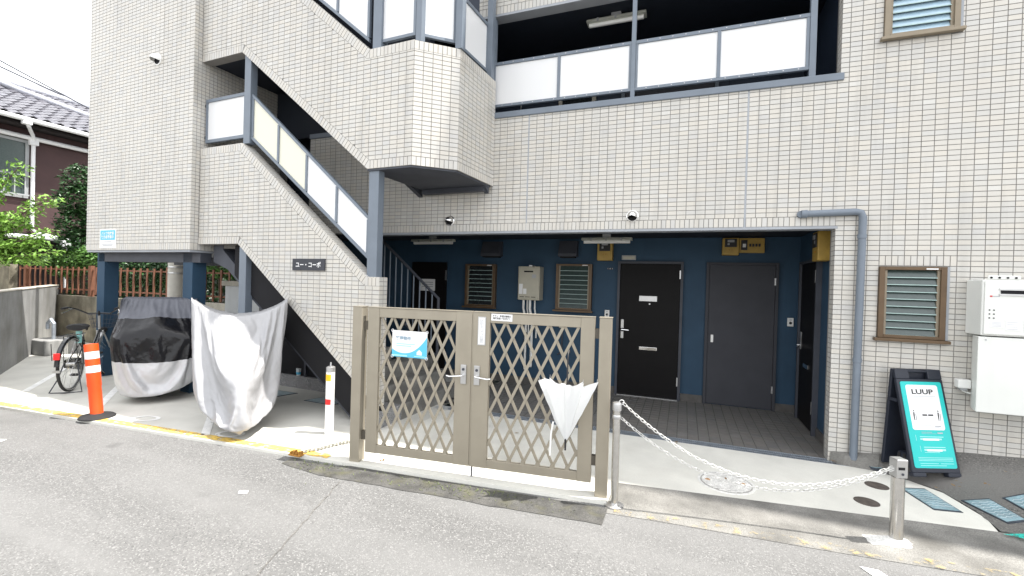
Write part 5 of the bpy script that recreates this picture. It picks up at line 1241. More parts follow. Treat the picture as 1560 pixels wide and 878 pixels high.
def cover(name, label, M, a_dir, keys, bands, body, horn=0.0, dip=0.0, hem=None, grow=1.05, excess=.07, frames=26, seed=1):
    """a sewn cover is let down over a proxy of the motorcycle by a cloth simulation, so its folds are real"""
    NT, NC = 52, 132
    rows, zs, a, b, fmax, rmax = loft_rows(M, a_dir, keys, NT, NC, horn, dip, hem, grow)
    rnd = random.Random(seed)
    for r in rows:
        for i, p in enumerate(r): r[i] = p+Vector((rnd.uniform(-1, 1), rnd.uniform(-1, 1), rnd.uniform(-1, 1)))*.004+(b*mnoise.noise(p*3.1+Vector((seed, 0, 0)))+a*mnoise.noise(p*3.1+Vector((0, seed, 0))))*.02
    g = rows_mesh('cover_cloth', rows)
    col = body(M, a, b); col.modifiers.new('collision', 'COLLISION'); col.collision.thickness_outer = .012; col.collision.cloth_friction = 18
    vg = g.vertex_groups.new(name='pin'); n = len(rows)*NC; vg.add(list(range((NT-1)*NC, n)), 1.0, 'REPLACE'); vg.add(list(range((NT-2)*NC, (NT-1)*NC)), .5, 'REPLACE'); vg.add(list(range(0, NC)), .9, 'REPLACE'); vg.add(list(range(NC, 3*NC)), .35, 'REPLACE')
    cl = g.modifiers.new('cloth', 'CLOTH'); S_ = cl.settings; S_.quality = 6; S_.mass = .35; S_.tension_stiffness = 22; S_.compression_stiffness = 22; S_.shear_stiffness = 8; S_.bending_stiffness = .35; S_.shrink_min = -excess; S_.shrink_max = -excess
    S_.air_damping = 3.0; S_.vertex_group_mass = 'pin'; S_.pin_stiffness = 1.0; cl.collision_settings.distance_min = .010; cl.collision_settings.collision_quality = 3; cl.collision_settings.use_self_collision = False
    cl.point_cache.frame_start = 1; cl.point_cache.frame_end = frames+2; scene.frame_end = frames+2
    for f in range(1, frames+1): scene.frame_set(f)
    dg = bpy.context.evaluated_depsgraph_get(); me = g.evaluated_get(dg).to_mesh(); V = [Vector(v.co) for v in me.vertices]
    g.evaluated_get(dg).to_mesh_clear(); bpy.data.objects.remove(g); bpy.data.objects.remove(col); scene.frame_set(1)
    rows = [[V[i*NC+k] for k in range(NC)] for i in range(len(rows))]
    for r in rows:
        for i, p in enumerate(r):
            if p.z < .02: r[i] = Vector((p.x, p.y, .02))
    t = thing(name, (M[0], M[1], 0), label, 'covered motorcycle', 'motorcycles under covers')
    n = len(rows); lo = 0
    for zl, pn, m in bands:
        hi = lo
        while hi < n-1 and (hi < NT-1 and zs[hi] < zl or zl > 90): hi += 1
        mb = MB(); seg = rows[lo:hi+1]
        mb.add([p for r in seg for p in r], [(i*NC+k, i*NC+(k+1) % NC, (i+1)*NC+(k+1) % NC, (i+1)*NC+k) for i in range(len(seg)-1) for k in range(NC)])
        o = mb.build(pn, m, t, smooth=False); o.data.shade_smooth(); sd = o.modifiers.new('subsurf', 'SUBSURF'); sd.levels = 1; sd.render_levels = 1
        lo = hi
    for x, w in ((fmax-.46, .055), (-rmax+.42, .06)):
        o = Vector((M[0], M[1], .285))+a*x; wf = (o, a, b, Vector((0, 0, 1))); wh = MB().torus(wf, .225, w, 28, 8).build('wheel', 'rubber', t, smooth=True)
        MB().tube([o-b*.04, o+b*.04], .17, 20).build('rim', 'dark_steel', wh)
    return t
def proxy(parts):
    def f(M, a, b):
        B = Vector((M[0], M[1], 0)); mb = MB()
        for kind, *p in parts:
            if kind == 'tube': mb.tube([B+a*x+b*y+Vector((0, 0, z)) for x, y, z in p[0]], p[1], 12)
            if kind == 'ball':
                (x, y, z), (rx, ry, rz) = p; mb2 = []; n, m = 18, 12
                vs = [B+a*(x+rx*math.cos(u)*math.sin(v))+b*(y+ry*math.sin(u)*math.sin(v))+Vector((0, 0, z+rz*math.cos(v))) for v in [math.pi*j/m for j in range(m+1)] for u in [2*math.pi*i/n for i in range(n)]]
                mb.add(vs, [(j*n+i, j*n+(i+1) % n, (j+1)*n+(i+1) % n, (j+1)*n+i) for j in range(m) for i in range(n)])
        me = bpy.data.meshes.new('proxy'); me.from_pydata(mb.v, [], mb.f)
        bm = bmesh.new(); bm.from_mesh(me); bmesh.ops.recalc_face_normals(bm, faces=bm.faces); bm.to_mesh(me); bm.free()
        o = bpy.data.objects.new('proxy', me); COL.objects.link(o); return o
    return f
cover('covered_motorcycle', 'motorcycle under a plain silver-white cover peaked at both handlebar ends', (-6.36, -1.62), (.80, -.60),
      [(.055, .15, .74, .95), (.13, .24, .83, 1.05), (.27, .35, .85, 1.10), (.45, .44, .76, 1.10), (.70, .47, .56, 1.05), (.95, .485, .36, .95), (1.15, .49, .20, .6), (1.30, .492, .09, .26)],
      [(99, 'cover', 'cover_white')],
      proxy([('tube', [(-.02, -.42, 1.33), (.02, -.28, 1.23), (.04, 0, 1.18), (.02, .28, 1.23), (-.02, .42, 1.33)], .03), ('ball', (.06, 0, .98), (.15, .24, .22)), ('ball', (.45, 0, .31), (.33, .10, .31)), ('ball', (-.55, 0, .72), (.55, .20, .24)), ('ball', (-.15, 0, .62), (.35, .26, .36)), ('ball', (.40, 0, .55), (.24, .16, .14))]),
      horn=.13, dip=.05, hem=lambda th: .16*abs(math.cos(th))+.10*max(0, -math.sin(th)), grow=1.0, excess=.05, seed=3)
cover('covered_motorcycle', 'motorcycle under a black cover with a silver skirt and dark grey screen hood', (-8.27, -1.33), (.80, -.60),
      [(.09, .27, .30, .9), (.18, .38, .44, 1.0), (.34, .46, .50, 1.0), (.58, .50, .50, 1.0), (.78, .53, .48, 1.0), (.94, .52, .38, .95), (1.06, .47, .20, .85), (1.16, .45, .02, .7), (1.28, .435, -.10, .6), (1.36, .415, -.16, .52)],
      [(.59, 'silver_skirt', 'cover_silver'), (1.10, 'black_cover', 'cover_black'), (99, 'screen_hood', 'cover_grey')],
      proxy([('tube', [(-.30, -.40, 1.36), (-.24, 0, 1.37), (-.30, .40, 1.36)], .03), ('ball', (.10, -.29, .80), (.28, .20, .19)), ('ball', (.10, .29, .80), (.28, .20, .19)), ('ball', (.12, 0, .86), (.26, .28, .20)), ('ball', (-.02, 0, .42), (.42, .40, .35)), ('ball', (-.55, 0, .75), (.55, .28, .3)), ('ball', (-.22, 0, 1.12), (.14, .38, .2))]),
      hem=lambda th: .12*max(0, math.cos(th))+.07*max(0, -math.sin(th)), grow=.99, excess=.05, seed=8)

# ================================================================== bicycles
def bicycle(o, d, label, basket=True, stand=True, k=1.0):
    d = Vector((*d, 0)).normalized(); F = (Vector((*o, 0)), d*k, Vector((-d.y, d.x, 0))*k, Vector((0, 0, k)))
    t = thing('bicycle', (*o, 0), label, 'bicycle', 'bicycles in the parking bay'); R = .333; WB = 1.10
    def pt(x, z, y=0): return P(F, x, y, z)
    def wheel(x):
        fr = (pt(x, R+.018), F[1], F[2], F[3]); w = MB().torus(fr, R, .019, 40, 8).build('wheel', 'rubber', t, smooth=True)
        MB().torus(fr, R-.022, .008, 40, 6).build('rim', 'silver', w, smooth=True)
        for sy in (-.012, .012): MB().torus((fr[0]+F[2]*sy, F[1], F[2], F[3]), R-.006, .007, 40, 4).build('white_wall', 'tyre_wall', w, smooth=True)
        mb = MB()
        for k in range(26):
            a = 2*math.pi*k/26; a2 = a+(.5 if k % 2 else -.5); sy = .03 if k % 4 < 2 else -.03
            mb.tube([P(fr, .02*math.cos(a2), sy, .02*math.sin(a2)), P(fr, (R-.02)*math.cos(a), 0, (R-.02)*math.sin(a))], .0016, 4)
        mb.build('spokes', 'chrome', w, kind='stuff'); MB().tube([P(fr, 0, -.045, 0), P(fr, 0, .045, 0)], .022, 10).build('hub', 'silver', w, smooth=True)
        mb = MB(); n = 18; a0, a1 = (-.15, math.pi*.98) if x < .5 else (.25, math.pi*.95); vs = []
        for i in range(n+1):
            a = a0+(a1-a0)*i/n
            for sy, rr in ((-.026, R+.026), (-.014, R+.036), (.014, R+.036), (.026, R+.026)): vs.append(P(fr, rr*math.cos(a), sy, rr*math.sin(a)))
        mb.add(vs, [(i*4+k, i*4+k+1, i*4+5+k, i*4+4+k) for i in range(n) for k in range(3)]); mb.build('mudguard', 'bike_frame' if x < .5 else 'silver', t, smooth=True)
    wheel(0); wheel(WB); zc = R+.018
    BB = (.44, .28)
    mb = MB(); mb.tube([pt(*BB), pt(.30, .70)], .016); mb.tube([pt(.44, .30), pt(.66, .40), pt(.80, .62), pt(.83, .76)], .018); mb.tube([pt(.395, .42), pt(.62, .50), pt(.82, .72)], .014)
    for sy in (-.05, .05): mb.tube([pt(*BB, sy*.5), pt(0, zc, sy)], .010); mb.tube([pt(.33, .62, sy*.3), pt(0, zc, sy)], .008)
    mb.build('frame', 'bike_frame', t, smooth=True)
    mb = MB(); mb.tube([pt(.825, .70), pt(.80, .92)], .018)
    for sy in (-.055, .055): mb.tube([pt(.835, .70, sy*.6), pt(.90, .58, sy), pt(WB, zc, sy)], .011)
    mb.build('fork', 'silver', t, smooth=True)
    hb = MB(); hb.tube([pt(.80, .90), pt(.79, .99)], .013); hp = []
    for s, x, z in ((-1, .50, 1.04), (-.95, .62, 1.045), (-.80, .72, 1.02), (-.45, .80, .95), (-.15, .81, .955), (.15, .81, .955), (.45, .80, .95), (.80, .72, 1.02), (.95, .62, 1.045), (1, .50, 1.04)): hp.append(pt(x, z, s*.285))
    hb.tube(hp, .0115, 8); hbo = hb.build('handlebar', 'bike_frame', t, smooth=True)
    for s in (-1, 1):
        MB().tube([pt(.47, 1.038, s*.286), pt(.60, 1.045, s*.28)], .017, 10).build('grip', 'rubber', hbo, smooth=True)
        MB().tube([pt(.68, 1.025, s*.255), pt(.60, .985, s*.30), pt(.52, .975, s*.305)], .006, 6).build('brake_lever', 'chrome', hbo, smooth=True)
    mb = MB(); vs = []; prof = ((.12, .105, .0), (.17, .12, .012), (.26, .095, .008), (.34, .045, .0), (.40, .025, -.012), (.43, .012, -.03))
    for x, w, dz in prof:
        for k in range(10): a = 2*math.pi*k/10; vs.append(pt(x, .815+dz+.032*math.sin(a)*(1 if math.sin(a) > 0 else 1.4), w*math.cos(a)))
    mb.add(vs, [(i*10+k, i*10+(k+1) % 10, (i+1)*10+(k+1) % 10, (i+1)*10+k) for i in range(5) for k in range(10)]+[tuple(range(10)), tuple(range(50, 60))]); mb.build('saddle', 'rubber', t, smooth=True)
    MB().tube([pt(.30, .68), pt(.27, .80)], .012).build('seat_post', 'chrome', t, smooth=True)
    MB().prism([(.0, zc-.05), (.12, zc-.075), (.44, .20), (.53, .27), (.48, .36), (.1, zc+.06), (0, zc+.05)], .055, .07, F, (0, 2, 1)).build('chain_case', 'bike_frame', t)
    mb = MB(); mb.tube([pt(.44, .28, -.09), pt(.44, .28, .10)], .014); mb.tube([pt(.44, .28, .10), pt(.50, .13, .10)], .009); mb.tube([pt(.44, .28, -.09), pt(.38, .43, -.09)], .009); mb.build('crank', 'silver', t, smooth=True)
    for x, z, y in ((.50, .125, .145), (.38, .435, -.135)): MB().box(x-.045, x+.045, y-.045, y+.045, z-.012, z+.012, F).build('pedal', 'rubber', t)
    mb = MB()
    for y in (-.06, .06): mb.tube([pt(-.20, .73, y), pt(.22, .73, y)], .006); mb.tube([pt(-.05, .73, y), pt(0, zc, y*1.2)], .005)
    for x in (-.20, -.06, .08, .22): mb.tube([pt(x, .73, -.06), pt(x, .73, .06)], .005)
    mb.build('rear_rack', 'bike_frame', t, smooth=True)
    MB().box(-.372, -.345, -.03, .03, .46, .54, F).build('rear_reflector', 'reflector_red', t, bevel=.006); MB().box(-.365, -.35, -.035, .035, .30, .33, F).build('number_tag', 'silver', t)
    MB().tube([pt(-.34, .45, .05), pt(-.37, .66, .05)], .005, 6).build('lock_stick', 'rubber', t)
    if stand:
        MB().tube([pt(0, zc, -.07), pt(-.05, .16, -.11), pt(-.12, .012, -.16), pt(-.14, .010, 0), pt(-.12, .012, .16), pt(-.05, .16, .11), pt(0, zc, .07)], .008, 6).build('stand', 'dark_steel', t, smooth=True)
    MB().tube([pt(.20, .60), pt(.20, .76)], .034, 12).build('bottle', 'teal_light', t, smooth=True)
    MB().lathe([(.03, 0), (.042, .02), (.042, .06), (.02, .075)], 12, (pt(.92, .70, .0), F[2], F[3], F[1])).build('front_lamp', 'plastic_black', t, smooth=True)
    if basket:
        mb = MB()
        for z, x0, x1, w in ((.74, .90, 1.10, .11), (.80, .89, 1.14, .125), (.86, .885, 1.17, .14), (.93, .88, 1.20, .155)): mb.tube([pt(x0, z, -w), pt(x1, z, -w), pt(x1, z, w), pt(x0, z, w)], .0035, 4, closed=True)
        for k in range(8): y = -1+2*k/7; mb.tube([pt(1.20, .93, y*.155), pt(1.10, .74, y*.11), pt(.90, .74, y*.11), pt(.88, .93, y*.155)], .0025, 4)
        for k in range(7): x = k/6; [mb.tube([pt(.88+.32*x, .93, s*.155), pt(.90+.20*x, .74, s*.11)], .0025, 4) for s in (-1, 1)]
        mb.build('basket', 'dark_steel', t)
    return t
bicycle((-9.62, -1.67), (-.70, .72), 'black city bicycle on its stand behind the orange delineator post', k=1.1)
bicycle((-10.15, -.55), (-.55, .83), 'dark bicycle half hidden between blue column and black motorcycle cover', basket=False)
bicycle((-8.75, .25), (-.9, .43), 'dark bicycle almost hidden behind the silver motorcycle cover', basket=False)

# ================================================================== under the stair and tower
t = thing('storage_cabinet', tuple(st(-7.15, 1.45, 0)), 'pale storage cabinet with overhanging lid and dark sliding doors under the stair', 'cabinet')
MB().box(-7.56, -6.72, 1.05, 1.80, .0, 1.54, SF).build('body', 'cabinet_white', t, bevel=.006); MB().box(-7.60, -6.68, 1.01, 1.84, 1.5405, 1.625, SF).build('lid', 'light_concrete', t, bevel=.006)
for q in (1.12, 1.45): MB().box(-6.719, -6.70, q, q+.31, .06, 1.50, SF).build('sliding_door', 'cabinet_dark', t)
t = thing('cup', tuple(st(-5.80, 1.06, .186)), 'pale blue paper cup standing on the granite plinth under the stair', 'cup'); MB().lathe([(.034, 0), (.042, .11), (.044, .115), (.040, .113)], 18, (st(-5.80, 1.055, .187), E_, N_, Vector((0, 0, 1)))).build('wall', 'cup', t, smooth=True); MB().lathe([(.0365, .02), (.0405, .06)], 18, (st(-5.80, 1.055, .187), E_, N_, Vector((0, 0, 1))), caps=False).build('blue_band', 'print_lightblue', t, smooth=True)
t = thing('utility_pole', (-11.2, .75, 0), 'pale concrete utility pole with steel bands behind the parking columns', 'pole'); F_ = frame((-11.2, .75, 0), (1, 0, 0))
MB().lathe([(.15, -.02), (.145, 3.2), (.125, 9.5)], 20, F_).build('shaft', 'pole_concrete', t, smooth=True)
for z in (1.72, 1.84): MB().lathe([(.155, z), (.157, z+.015), (.155, z+.03)], 20, F_).build('steel_band', 'silver', t, smooth=True)
t = thing('under_lamp', tuple(st(-6.75, .8, 1.90)), 'slim lamp under the stair tower soffit', 'ceiling lamp'); MB().box(-7.3, -6.7, .78, .84, 1.955, 1.99, SF).build('housing', 'plastic_white', t); MB().box(-7.25, -6.75, .79, .83, 1.991, 2.02, SF).build('bracket', 'plastic_grey', t)

# ================================================================== boundary walls, fence, neighbour's house
d_ = (Vector((*XW1, 0))-Vector((*XW0, 0))).normalized(); wn_ = Vector((-d_.y, d_.x, 0)); LW = (Vector((*XW1, 0))-Vector((*XW0, 0))).length
CWF = (Vector((*XW0, 0)), d_, -wn_ if False else wn_, Vector((0, 0, 1)))
t = thing('concrete_wall', (-14.5, 0, 0), 'grey cast concrete wall at the side of the parking bay', 'wall')
MB().box(-4.5, LW, -.15, 0, -.1, 1.335, CWF).build('panel', 'wall_concrete', t, bevel=.012); MB().box(-4.5, LW, -.16, .01, 1.3352, 1.36, CWF).build('coping', 'light_concrete', t, bevel=.008)
for k in (.9, 2.2, 3.5): MB().box(k-.008, k+.008, .0005, .004, 0, 1.33, CWF).build('joint', 'stained_concrete', t)
MB().tube([P(CWF, 2.05, .03, 0), P(CWF, 2.05, .03, .60)], .018, 8).build('conduit', 'rust', t, smooth=True)
t = thing('concrete_block', (-13.7, -.05, 0), 'small pale concrete block at the foot of the side wall', 'block'); MB().box(-14.05, -13.35, -.35, .25, 0, .30).build('block', 'wall_concrete', t, bevel=.015); MB().tube([(-13.6, -.1, .3), (-13.6, -.1, .62), (-13.7, -.1, .70), (-13.82, -.1, .62), (-13.82, -.1, .5)], .035, 8).build('pipe', 'galvanised', t, smooth=True)
t = thing('boundary_wall', (-14, 1.3, 0), 'low stained concrete wall carrying the red railing fence', 'wall')
MB().box(-26, -11.9, 1.12, 1.30, -.1, 1.11).build('stained_part', 'stained_concrete', t, bevel=.01); MB().box(-11.895, -6.9, 1.125, 1.295, -.1, 1.13).build('clean_part', 'light_concrete', t, bevel=.01)
fe = thing('railing_fence', (-15, 1.21, 1.11), 'brick red painted railing fence on the low stained wall', 'fence')
for z in (1.265, 1.76): MB().box(-18.2, -9.0, 1.195, 1.225, z-.016, z+.016).build('rail', 'brick_red', fe)
base = None
for i, x in enumerate(np.arange(-18.1, -9.0, .238)):
    if i % 12 == 1: MB().box(x-.055, x+.055, 1.17, 1.25, 1.11, 1.86).build('post', 'brick_red', fe); continue
    if base is None: base = MB().box(x-.022, x+.022, 1.170, 1.192, 1.16, 1.825).build('bar', 'brick_red', fe); bx0 = x
    else: c = base.copy(); COL.objects.link(c); c.parent = fe; c.location = (x-bx0, 0, 0)
t = thing('concrete_wall', (-19.2, .9, 0), 'weathered concrete garden wall piece left of the red railing fence', 'wall'); MB().box(-22.5, -18.25, 1.02, 1.2, -.1, 1.86).build('panel', 'stained_concrete', t, bevel=.01)
# neighbour's house
ho = thing('neighbour_house', (-22, 3, 0), 'dark brown two storey house with grey tiled roof and white gutters', 'house')
HX = -19.5
MB().box(-26, HX, -3.5, 9, 2.7, 6.05).build('upper_wall', 'house_brown', ho); MB().box(-26, HX-.6, -3.5, 9, -.1, 2.69).build('lower_wall', 'house_dark', ho)
MB().box(HX+.001, HX+.02, -3.5, 9, 2.72, 2.80).build('base_flashing', 'house_dark', ho)
MB().add([(HX+.75, -4, 5.98), (-23.2, -4, 8.02), (-23.2, 9.5, 8.02), (HX+.75, 9.5, 5.98), (HX+.75, -4, 5.90), (-23.2, -4, 7.94), (-23.2, 9.5, 7.94), (HX+.75, 9.5, 5.90)], [(0, 3, 2, 1), (4, 5, 6, 7), (0, 4, 7, 3), (1, 2, 6, 5), (0, 1, 5, 4), (3, 7, 6, 2)]).build('roof', 'roof_under', ho)
roof = [o for o in bpy.data.objects if o.name.startswith('roof') and o.parent == ho][0]
sv = Vector((-23.2-HX-.75, 0, 8.02-5.98)); SL = sv.length; sv.normalize(); nv = Vector((-sv.z, 0, sv.x)); nv = nv if nv.z > 0 else -nv
mb = MB(); vs = []; tw_, tl = .295, .285; n = 6
for j in (0, 1):
    for i in range(n+1):
        y = tw_*i/n; zz = .030*math.sin(2*math.pi*i/n+.6)+.018*(1-j); vs.append(Vector((0, 1, 0))*y+sv*(tl*1.12*j)+nv*(zz+.03))
vs += [v-nv*.022 for v in vs]
m_ = n+1; fs = [(i, i+1, m_+i+1, m_+i) for i in range(n)]+[(i, i+2*m_, i+2*m_+1, i+1) for i in range(n)]
mb.add(vs, fs); rl_ = ORG[ho.name]; t0 = mb.build('tile', 'roof_tile', roof, recalc=False); t0.data.transform(Matrix.Translation(rl_)); cnt = 0
for r in range(int(SL/tl)):
    for k in range(-1, 19):
        c = t0 if cnt == 0 else t0.copy()
        if cnt: COL.objects.link(c); c.parent = roof
        p = Vector((HX+.75, .1+k*tw_+(.02 if r % 2 else 0), 5.98))+sv*(r*tl-.05)+Vector((0, 0, .004*random.random())); c.location = p-rl_; cnt += 1
MB().tube([(-23.2, -4, 8.08), (-23.2, 9.5, 8.08)], .12, 10).build('ridge', 'roof_ridge', roof, smooth=True)
MB().tube([(-23.1, .9, 8.25), (-22.1, 2.6, 7.62), (-21.0, 4.6, 7.05), (-20, 6.4, 6.5)], .11, 10).build('hip_ridge', 'roof_ridge', roof, smooth=True)
def gutter(x, z, y0, y1, r=.065, z1=None): 
    MB().tube([(x, y0, z), (x, y1, z if z1 is None else z1)], r, 10).build('gutter', 'gutter_white', ho, smooth=True); MB().box(x-.10, x-.05, y0, y1, z-.02, z+.08).build('fascia', 'house_dark', ho)
gutter(HX+.80, 5.90, -4, 9.5); gutter(HX+.14, 5.55, -3.5, 9); gutter(HX+.16, 2.68, -3.5, 9)
MB().box(HX, HX+.5, -3.5, 9, 5.80, 5.86).build('eave_board', 'house_dark', ho); MB().box(HX-.55, HX+.14, -3.5, 9, 2.60, 2.66).build('lower_eave', 'house_dark', ho)
MB().tube([(HX+.78, 1.50, 5.88), (HX+.76, 1.54, 5.75), (HX+.45, 1.72, 5.68), (HX+.22, 1.86, 5.62), (HX+.14, 1.93, 5.45)], .045, 10).build('downpipe', 'gutter_white', ho, smooth=True)
MB().tube([(HX+.09, 1.93, 5.50), (HX+.09, 1.93, 2.95), (HX+.13, 2.05, 2.80), (HX+.16, 2.5, 2.72)], .048, 10).build('downpipe', 'gutter_white', ho, smooth=True)
for x, y, z in ((HX+.78, 1.50, 5.84), (HX+.12, 1.92, 5.44)): MB().box(x-.07, x+.07, y-.10, y+.10, z-.08, z+.08).build('hopper', 'gutter_white', ho, bevel=.02)
MB().tube([(HX+.17, 2.68, 2.66), (HX+.17, 2.70, 1.2)], .045, 8).build('downpipe', 'gutter_white', ho, smooth=True); MB().box(HX+.09, HX+.25, 2.57, 2.79, 2.45, 2.64).build('hopper', 'gutter_white', ho, bevel=.02)
w_ = MB(); w_.box(HX+.004, HX+.05, -.6, 1.86, 3.80, 3.88); w_.box(HX+.004, HX+.05, -.6, 1.86, 5.40, 5.48); w_.box(HX+.004, HX+.05, 1.78, 1.86, 3.881, 5.399); wo = w_.build('window', 'plastic_grey', ho)
MB().box(HX+.006, HX+.02, -.6, 1.779, 3.882, 5.398).build('pane', 'louver_glass', wo); MB().box(HX+.10, HX+.13, -.6, 1.85, 4.42, 4.46).build('guard_rail', 'plastic_grey', wo); MB().box(HX+.10, HX+.13, -.6, 1.85, 3.86, 3.90).build('guard_rail', 'plastic_grey', wo)
for k in range(10): y = 1.76-.22*k; MB().box(HX+.105, HX+.125, y-.012, y+.012, 3.90, 4.42).build('guard_bar', 'plastic_grey', wo)
h2 = thing('far_house', (-34, 7, 0), 'dark roofed house behind the brown neighbour house', 'house')
MB().box(-40, -30, 1, 22, -.1, 9.0).build('wall', 'house_dark', h2)
MB().add([(-29.5, -1, 9.9), (-29.5, 23, 9.9), (-34, 23, 11.6), (-34, 8, 11.6), (-29.5, -1, 9.7), (-29.5, 23, 9.7)], [(0, 1, 2, 3), (4, 5, 1, 0)]).build('roof', 'roof_tile', h2)
# power cables
for k, (p, q, sag, r) in enumerate((((-30, -6, 13.2), (-33, 22, 9.2), .5, .035), ((-17, -8, 9.4), (-21, 13, 5.2), .35, .018), ((-30, -6, 12.3), (-34, 30, 12.4), .9, .02))):
    t = thing('power_cable', p, ('thick dark power cable crossing above the far roof', 'thin cable passing in front of the brown house', 'thin pale power line high in the white sky')[k], 'cable'); p, q = Vector(p), Vector(q)
    MB().tube([p.lerp(q, i/16)-Vector((0, 0, sag*4*(i/16)*(1-i/16))) for i in range(17)], r, 5).build('wire', 'dark_steel' if k < 2 else 'plastic_grey', t, smooth=True)

# ================================================================== vegetation
def leaves(mb, c, rad, n, size, droop=.3, flat=1.0):
    for _ in range(n):
        while True:
            v = np.array([random.uniform(-1, 1) for _ in range(3)])
            r = np.linalg.norm(v)
            if .25 < r < 1: break
        if random.random() < .6: v = v/r*(.72+.28*random.random())
        p = Vector((c[0]+v[0]*rad[0], c[1]+v[1]*rad[1], c[2]+v[2]*rad[2]*flat)); s = size*random.uniform(.6, 1.25)
        d = Vector((random.gauss(0, 1), random.gauss(0, 1), random.gauss(0, .5)-droop)).normalized(); sd = d.cross(Vector((random.gauss(0, .5), random.gauss(0, .5), 1))).normalized(); nn = sd.cross(d)
        a, b, e, f = p, p+d*s*.5+sd*s*.24-nn*s*.03, p+d*s, p+d*s*.5-sd*s*.24-nn*s*.03
        mid = p+d*s*.5+nn*s*.05
        mb.add([a, b, e, f, mid], [(0, 1, 4), (1, 2, 4), (2, 3, 4), (3, 0, 4)])
def tree(name, label, base, stems, blobs, size, lm, cat='tree', droop=.3, r0=.07):
    t = thing(name, base, label, cat); mb = MB()
    for path in stems: mb.tube([Vector(p) for p in path], [r0*(1-.8*i/(len(path)-1)) for i in range(len(path))], 7)
    mb.build('trunk', 'bark', t, smooth=True); cr = MB()
    for c, rad, n in blobs: leaves(cr, c, rad, n, size, droop)
    cr.build('crown', lm, t, recalc=False); return t
B0 = Vector((-17.0, -.5, 0)); bl = []; stems = []
for tip, n in (((-15.3, .53, 3.38), 130), ((-15.95, .28, 4.12), 110), ((-16.3, .1, 3.75), 120), ((-16.2, .18, 2.95), 260), ((-15.75, .35, 2.85), 170), ((-15.9, .29, 2.35), 260), ((-15.55, .45, 2.35), 160), ((-16.3, .1, 2.15), 220), ((-15.6, .42, 1.95), 150), ((-16.9, -.2, 3.3), 220), ((-17.1, -.3, 2.5), 260), ((-15.25, .5, 2.60), 90), ((-15.1, .6, 2.15), 60)):
    tp = Vector(tip); st_ = B0+Vector((0, 0, 1.2+.5*random.random())); stems.append([B0, st_, st_.lerp(tp, .55)+Vector((0, 0, .25)), tp])
    for k in range(7):
        f = .45+.55*k/6; c = st_.lerp(tp, f)+Vector((0, 0, .25*(1-abs(2*f-1)))); bl.append((c, (.24, .24, .11), max(14, int(n*.36))))
tree('maple_tree', 'light green maple reaching over the concrete side wall', tuple(B0), stems, bl, .115, 'leaf_light', droop=.55, r0=.05)
B1 = Vector((-17.3, 2.2, 0))
tree('evergreen_shrub', 'dense dark evergreen tree beside the brown house wall', tuple(B1), [[B1, B1+Vector((.05, -.1, 2.2)), B1+Vector((.1, -.15, 4.0))], [B1, B1+Vector((-.3, -.1, 1.8)), B1+Vector((-.35, -.2, 3.2))]],
     [((-17.15, 2.0, 4.25), (.42, .45, .42), 700), ((-17.1, 2.0, 3.65), (.62, .6, .5), 1300), ((-17.1, 2.0, 3.0), (.6, .6, .5), 1200), ((-16.9, 2.0, 2.5), (.6, .6, .4), 900), ((-16.6, 2.2, 3.4), (.5, .5, .8), 900)], .13, 'leaf_dark', droop=.2)
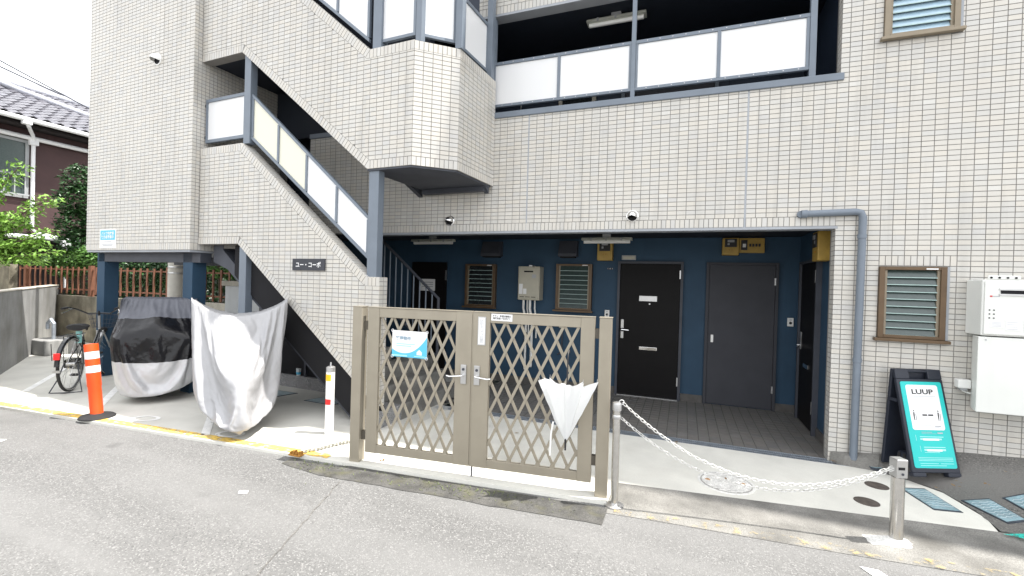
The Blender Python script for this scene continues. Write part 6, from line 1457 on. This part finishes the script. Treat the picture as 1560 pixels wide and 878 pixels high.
for k, (c, rad, n, m, lab) in enumerate((((-17.2, 1.7, 1.95), (.75, .35, .38), 1500, 'leaf_mid', 'bushy green shrub behind the railing fence below the white hopper'), ((-15.9, 1.7, 2.05), (.8, .35, .36), 1500, 'leaf_mid', 'bushy green shrub behind the railing fence beside the blue column'),
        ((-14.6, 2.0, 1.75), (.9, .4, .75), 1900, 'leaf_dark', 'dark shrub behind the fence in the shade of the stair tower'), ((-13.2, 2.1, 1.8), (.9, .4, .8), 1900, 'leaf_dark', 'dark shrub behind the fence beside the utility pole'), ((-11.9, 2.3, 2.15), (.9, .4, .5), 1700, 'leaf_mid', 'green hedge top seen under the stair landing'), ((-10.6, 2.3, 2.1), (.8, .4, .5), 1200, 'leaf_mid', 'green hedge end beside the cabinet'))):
    b = Vector((c[0], c[1], 0)); tree('shrub', lab, tuple(b), [[b, Vector(c)-Vector((.2, 0, .2)), Vector(c)+Vector((-.2, 0, .2))], [b, Vector(c)+Vector((.25, 0, .1))]], [(c, rad, n)], .13, m, 'shrub', droop=.35, r0=.04)
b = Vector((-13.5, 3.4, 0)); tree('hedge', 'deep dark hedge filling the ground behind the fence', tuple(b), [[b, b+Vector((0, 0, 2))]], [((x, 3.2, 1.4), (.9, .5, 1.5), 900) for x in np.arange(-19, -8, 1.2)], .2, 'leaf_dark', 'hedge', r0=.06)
# fallen leaves and weeds along the kerb
lf = MB()
for x, y, z in ((-1.55, -.14, .01), (-1.50, -.17, .01), (-1.1, -1.02, .012), (.74, -.5, .09), (.95, -.42, .12), (.80, -.40, .10), (.62, -.52, .05), (1.2, -.3, .2), (-3.2, -.6, .01), (-4.1, -1.9, .01), (-.02, -.06, .02), (.06, -.08, .02)):
    for k in range(2): s = random.uniform(.02, .05); a = random.uniform(0, 6.28); d = Vector((math.cos(a), math.sin(a), .15)); e = Vector((-math.sin(a), math.cos(a), .1)); p = Vector((x+random.uniform(-.03, .03), y+random.uniform(-.03, .03), z)); lf.add([p, p+d*s*.5+e*s*.3, p+d*s, p+d*s*.5-e*s*.3], [(0, 1, 2, 3)])
lf.build('leaf_litter', 'dry_leaf', kind='stuff', label='dry brown leaves scattered along the drain and apron', category='leaves')
wd = MB()
for _ in range(420):
    x = random.choice((random.uniform(-4.9, -2.2), random.gauss(-3.2, .3), random.gauss(-4.6, .12))); y = edge_y(x)-.05-abs(random.gauss(.03, .09)); s = random.uniform(.012, .035); a = random.uniform(0, 6.28); d = Vector((math.cos(a), math.sin(a), random.uniform(.2, 1.0))).normalized(); e = d.cross(Vector((0, 0, 1))).normalized(); p = Vector((x, y, -.026))
    wd.add([p, p+d*s*.6+e*s*.14, p+d*s, p+d*s*.6-e*s*.14], [(0, 1, 2, 3)])
wd.build('weeds', 'weed', kind='stuff', label='small weeds and moss along the gutter in front of the gate', category='weeds')
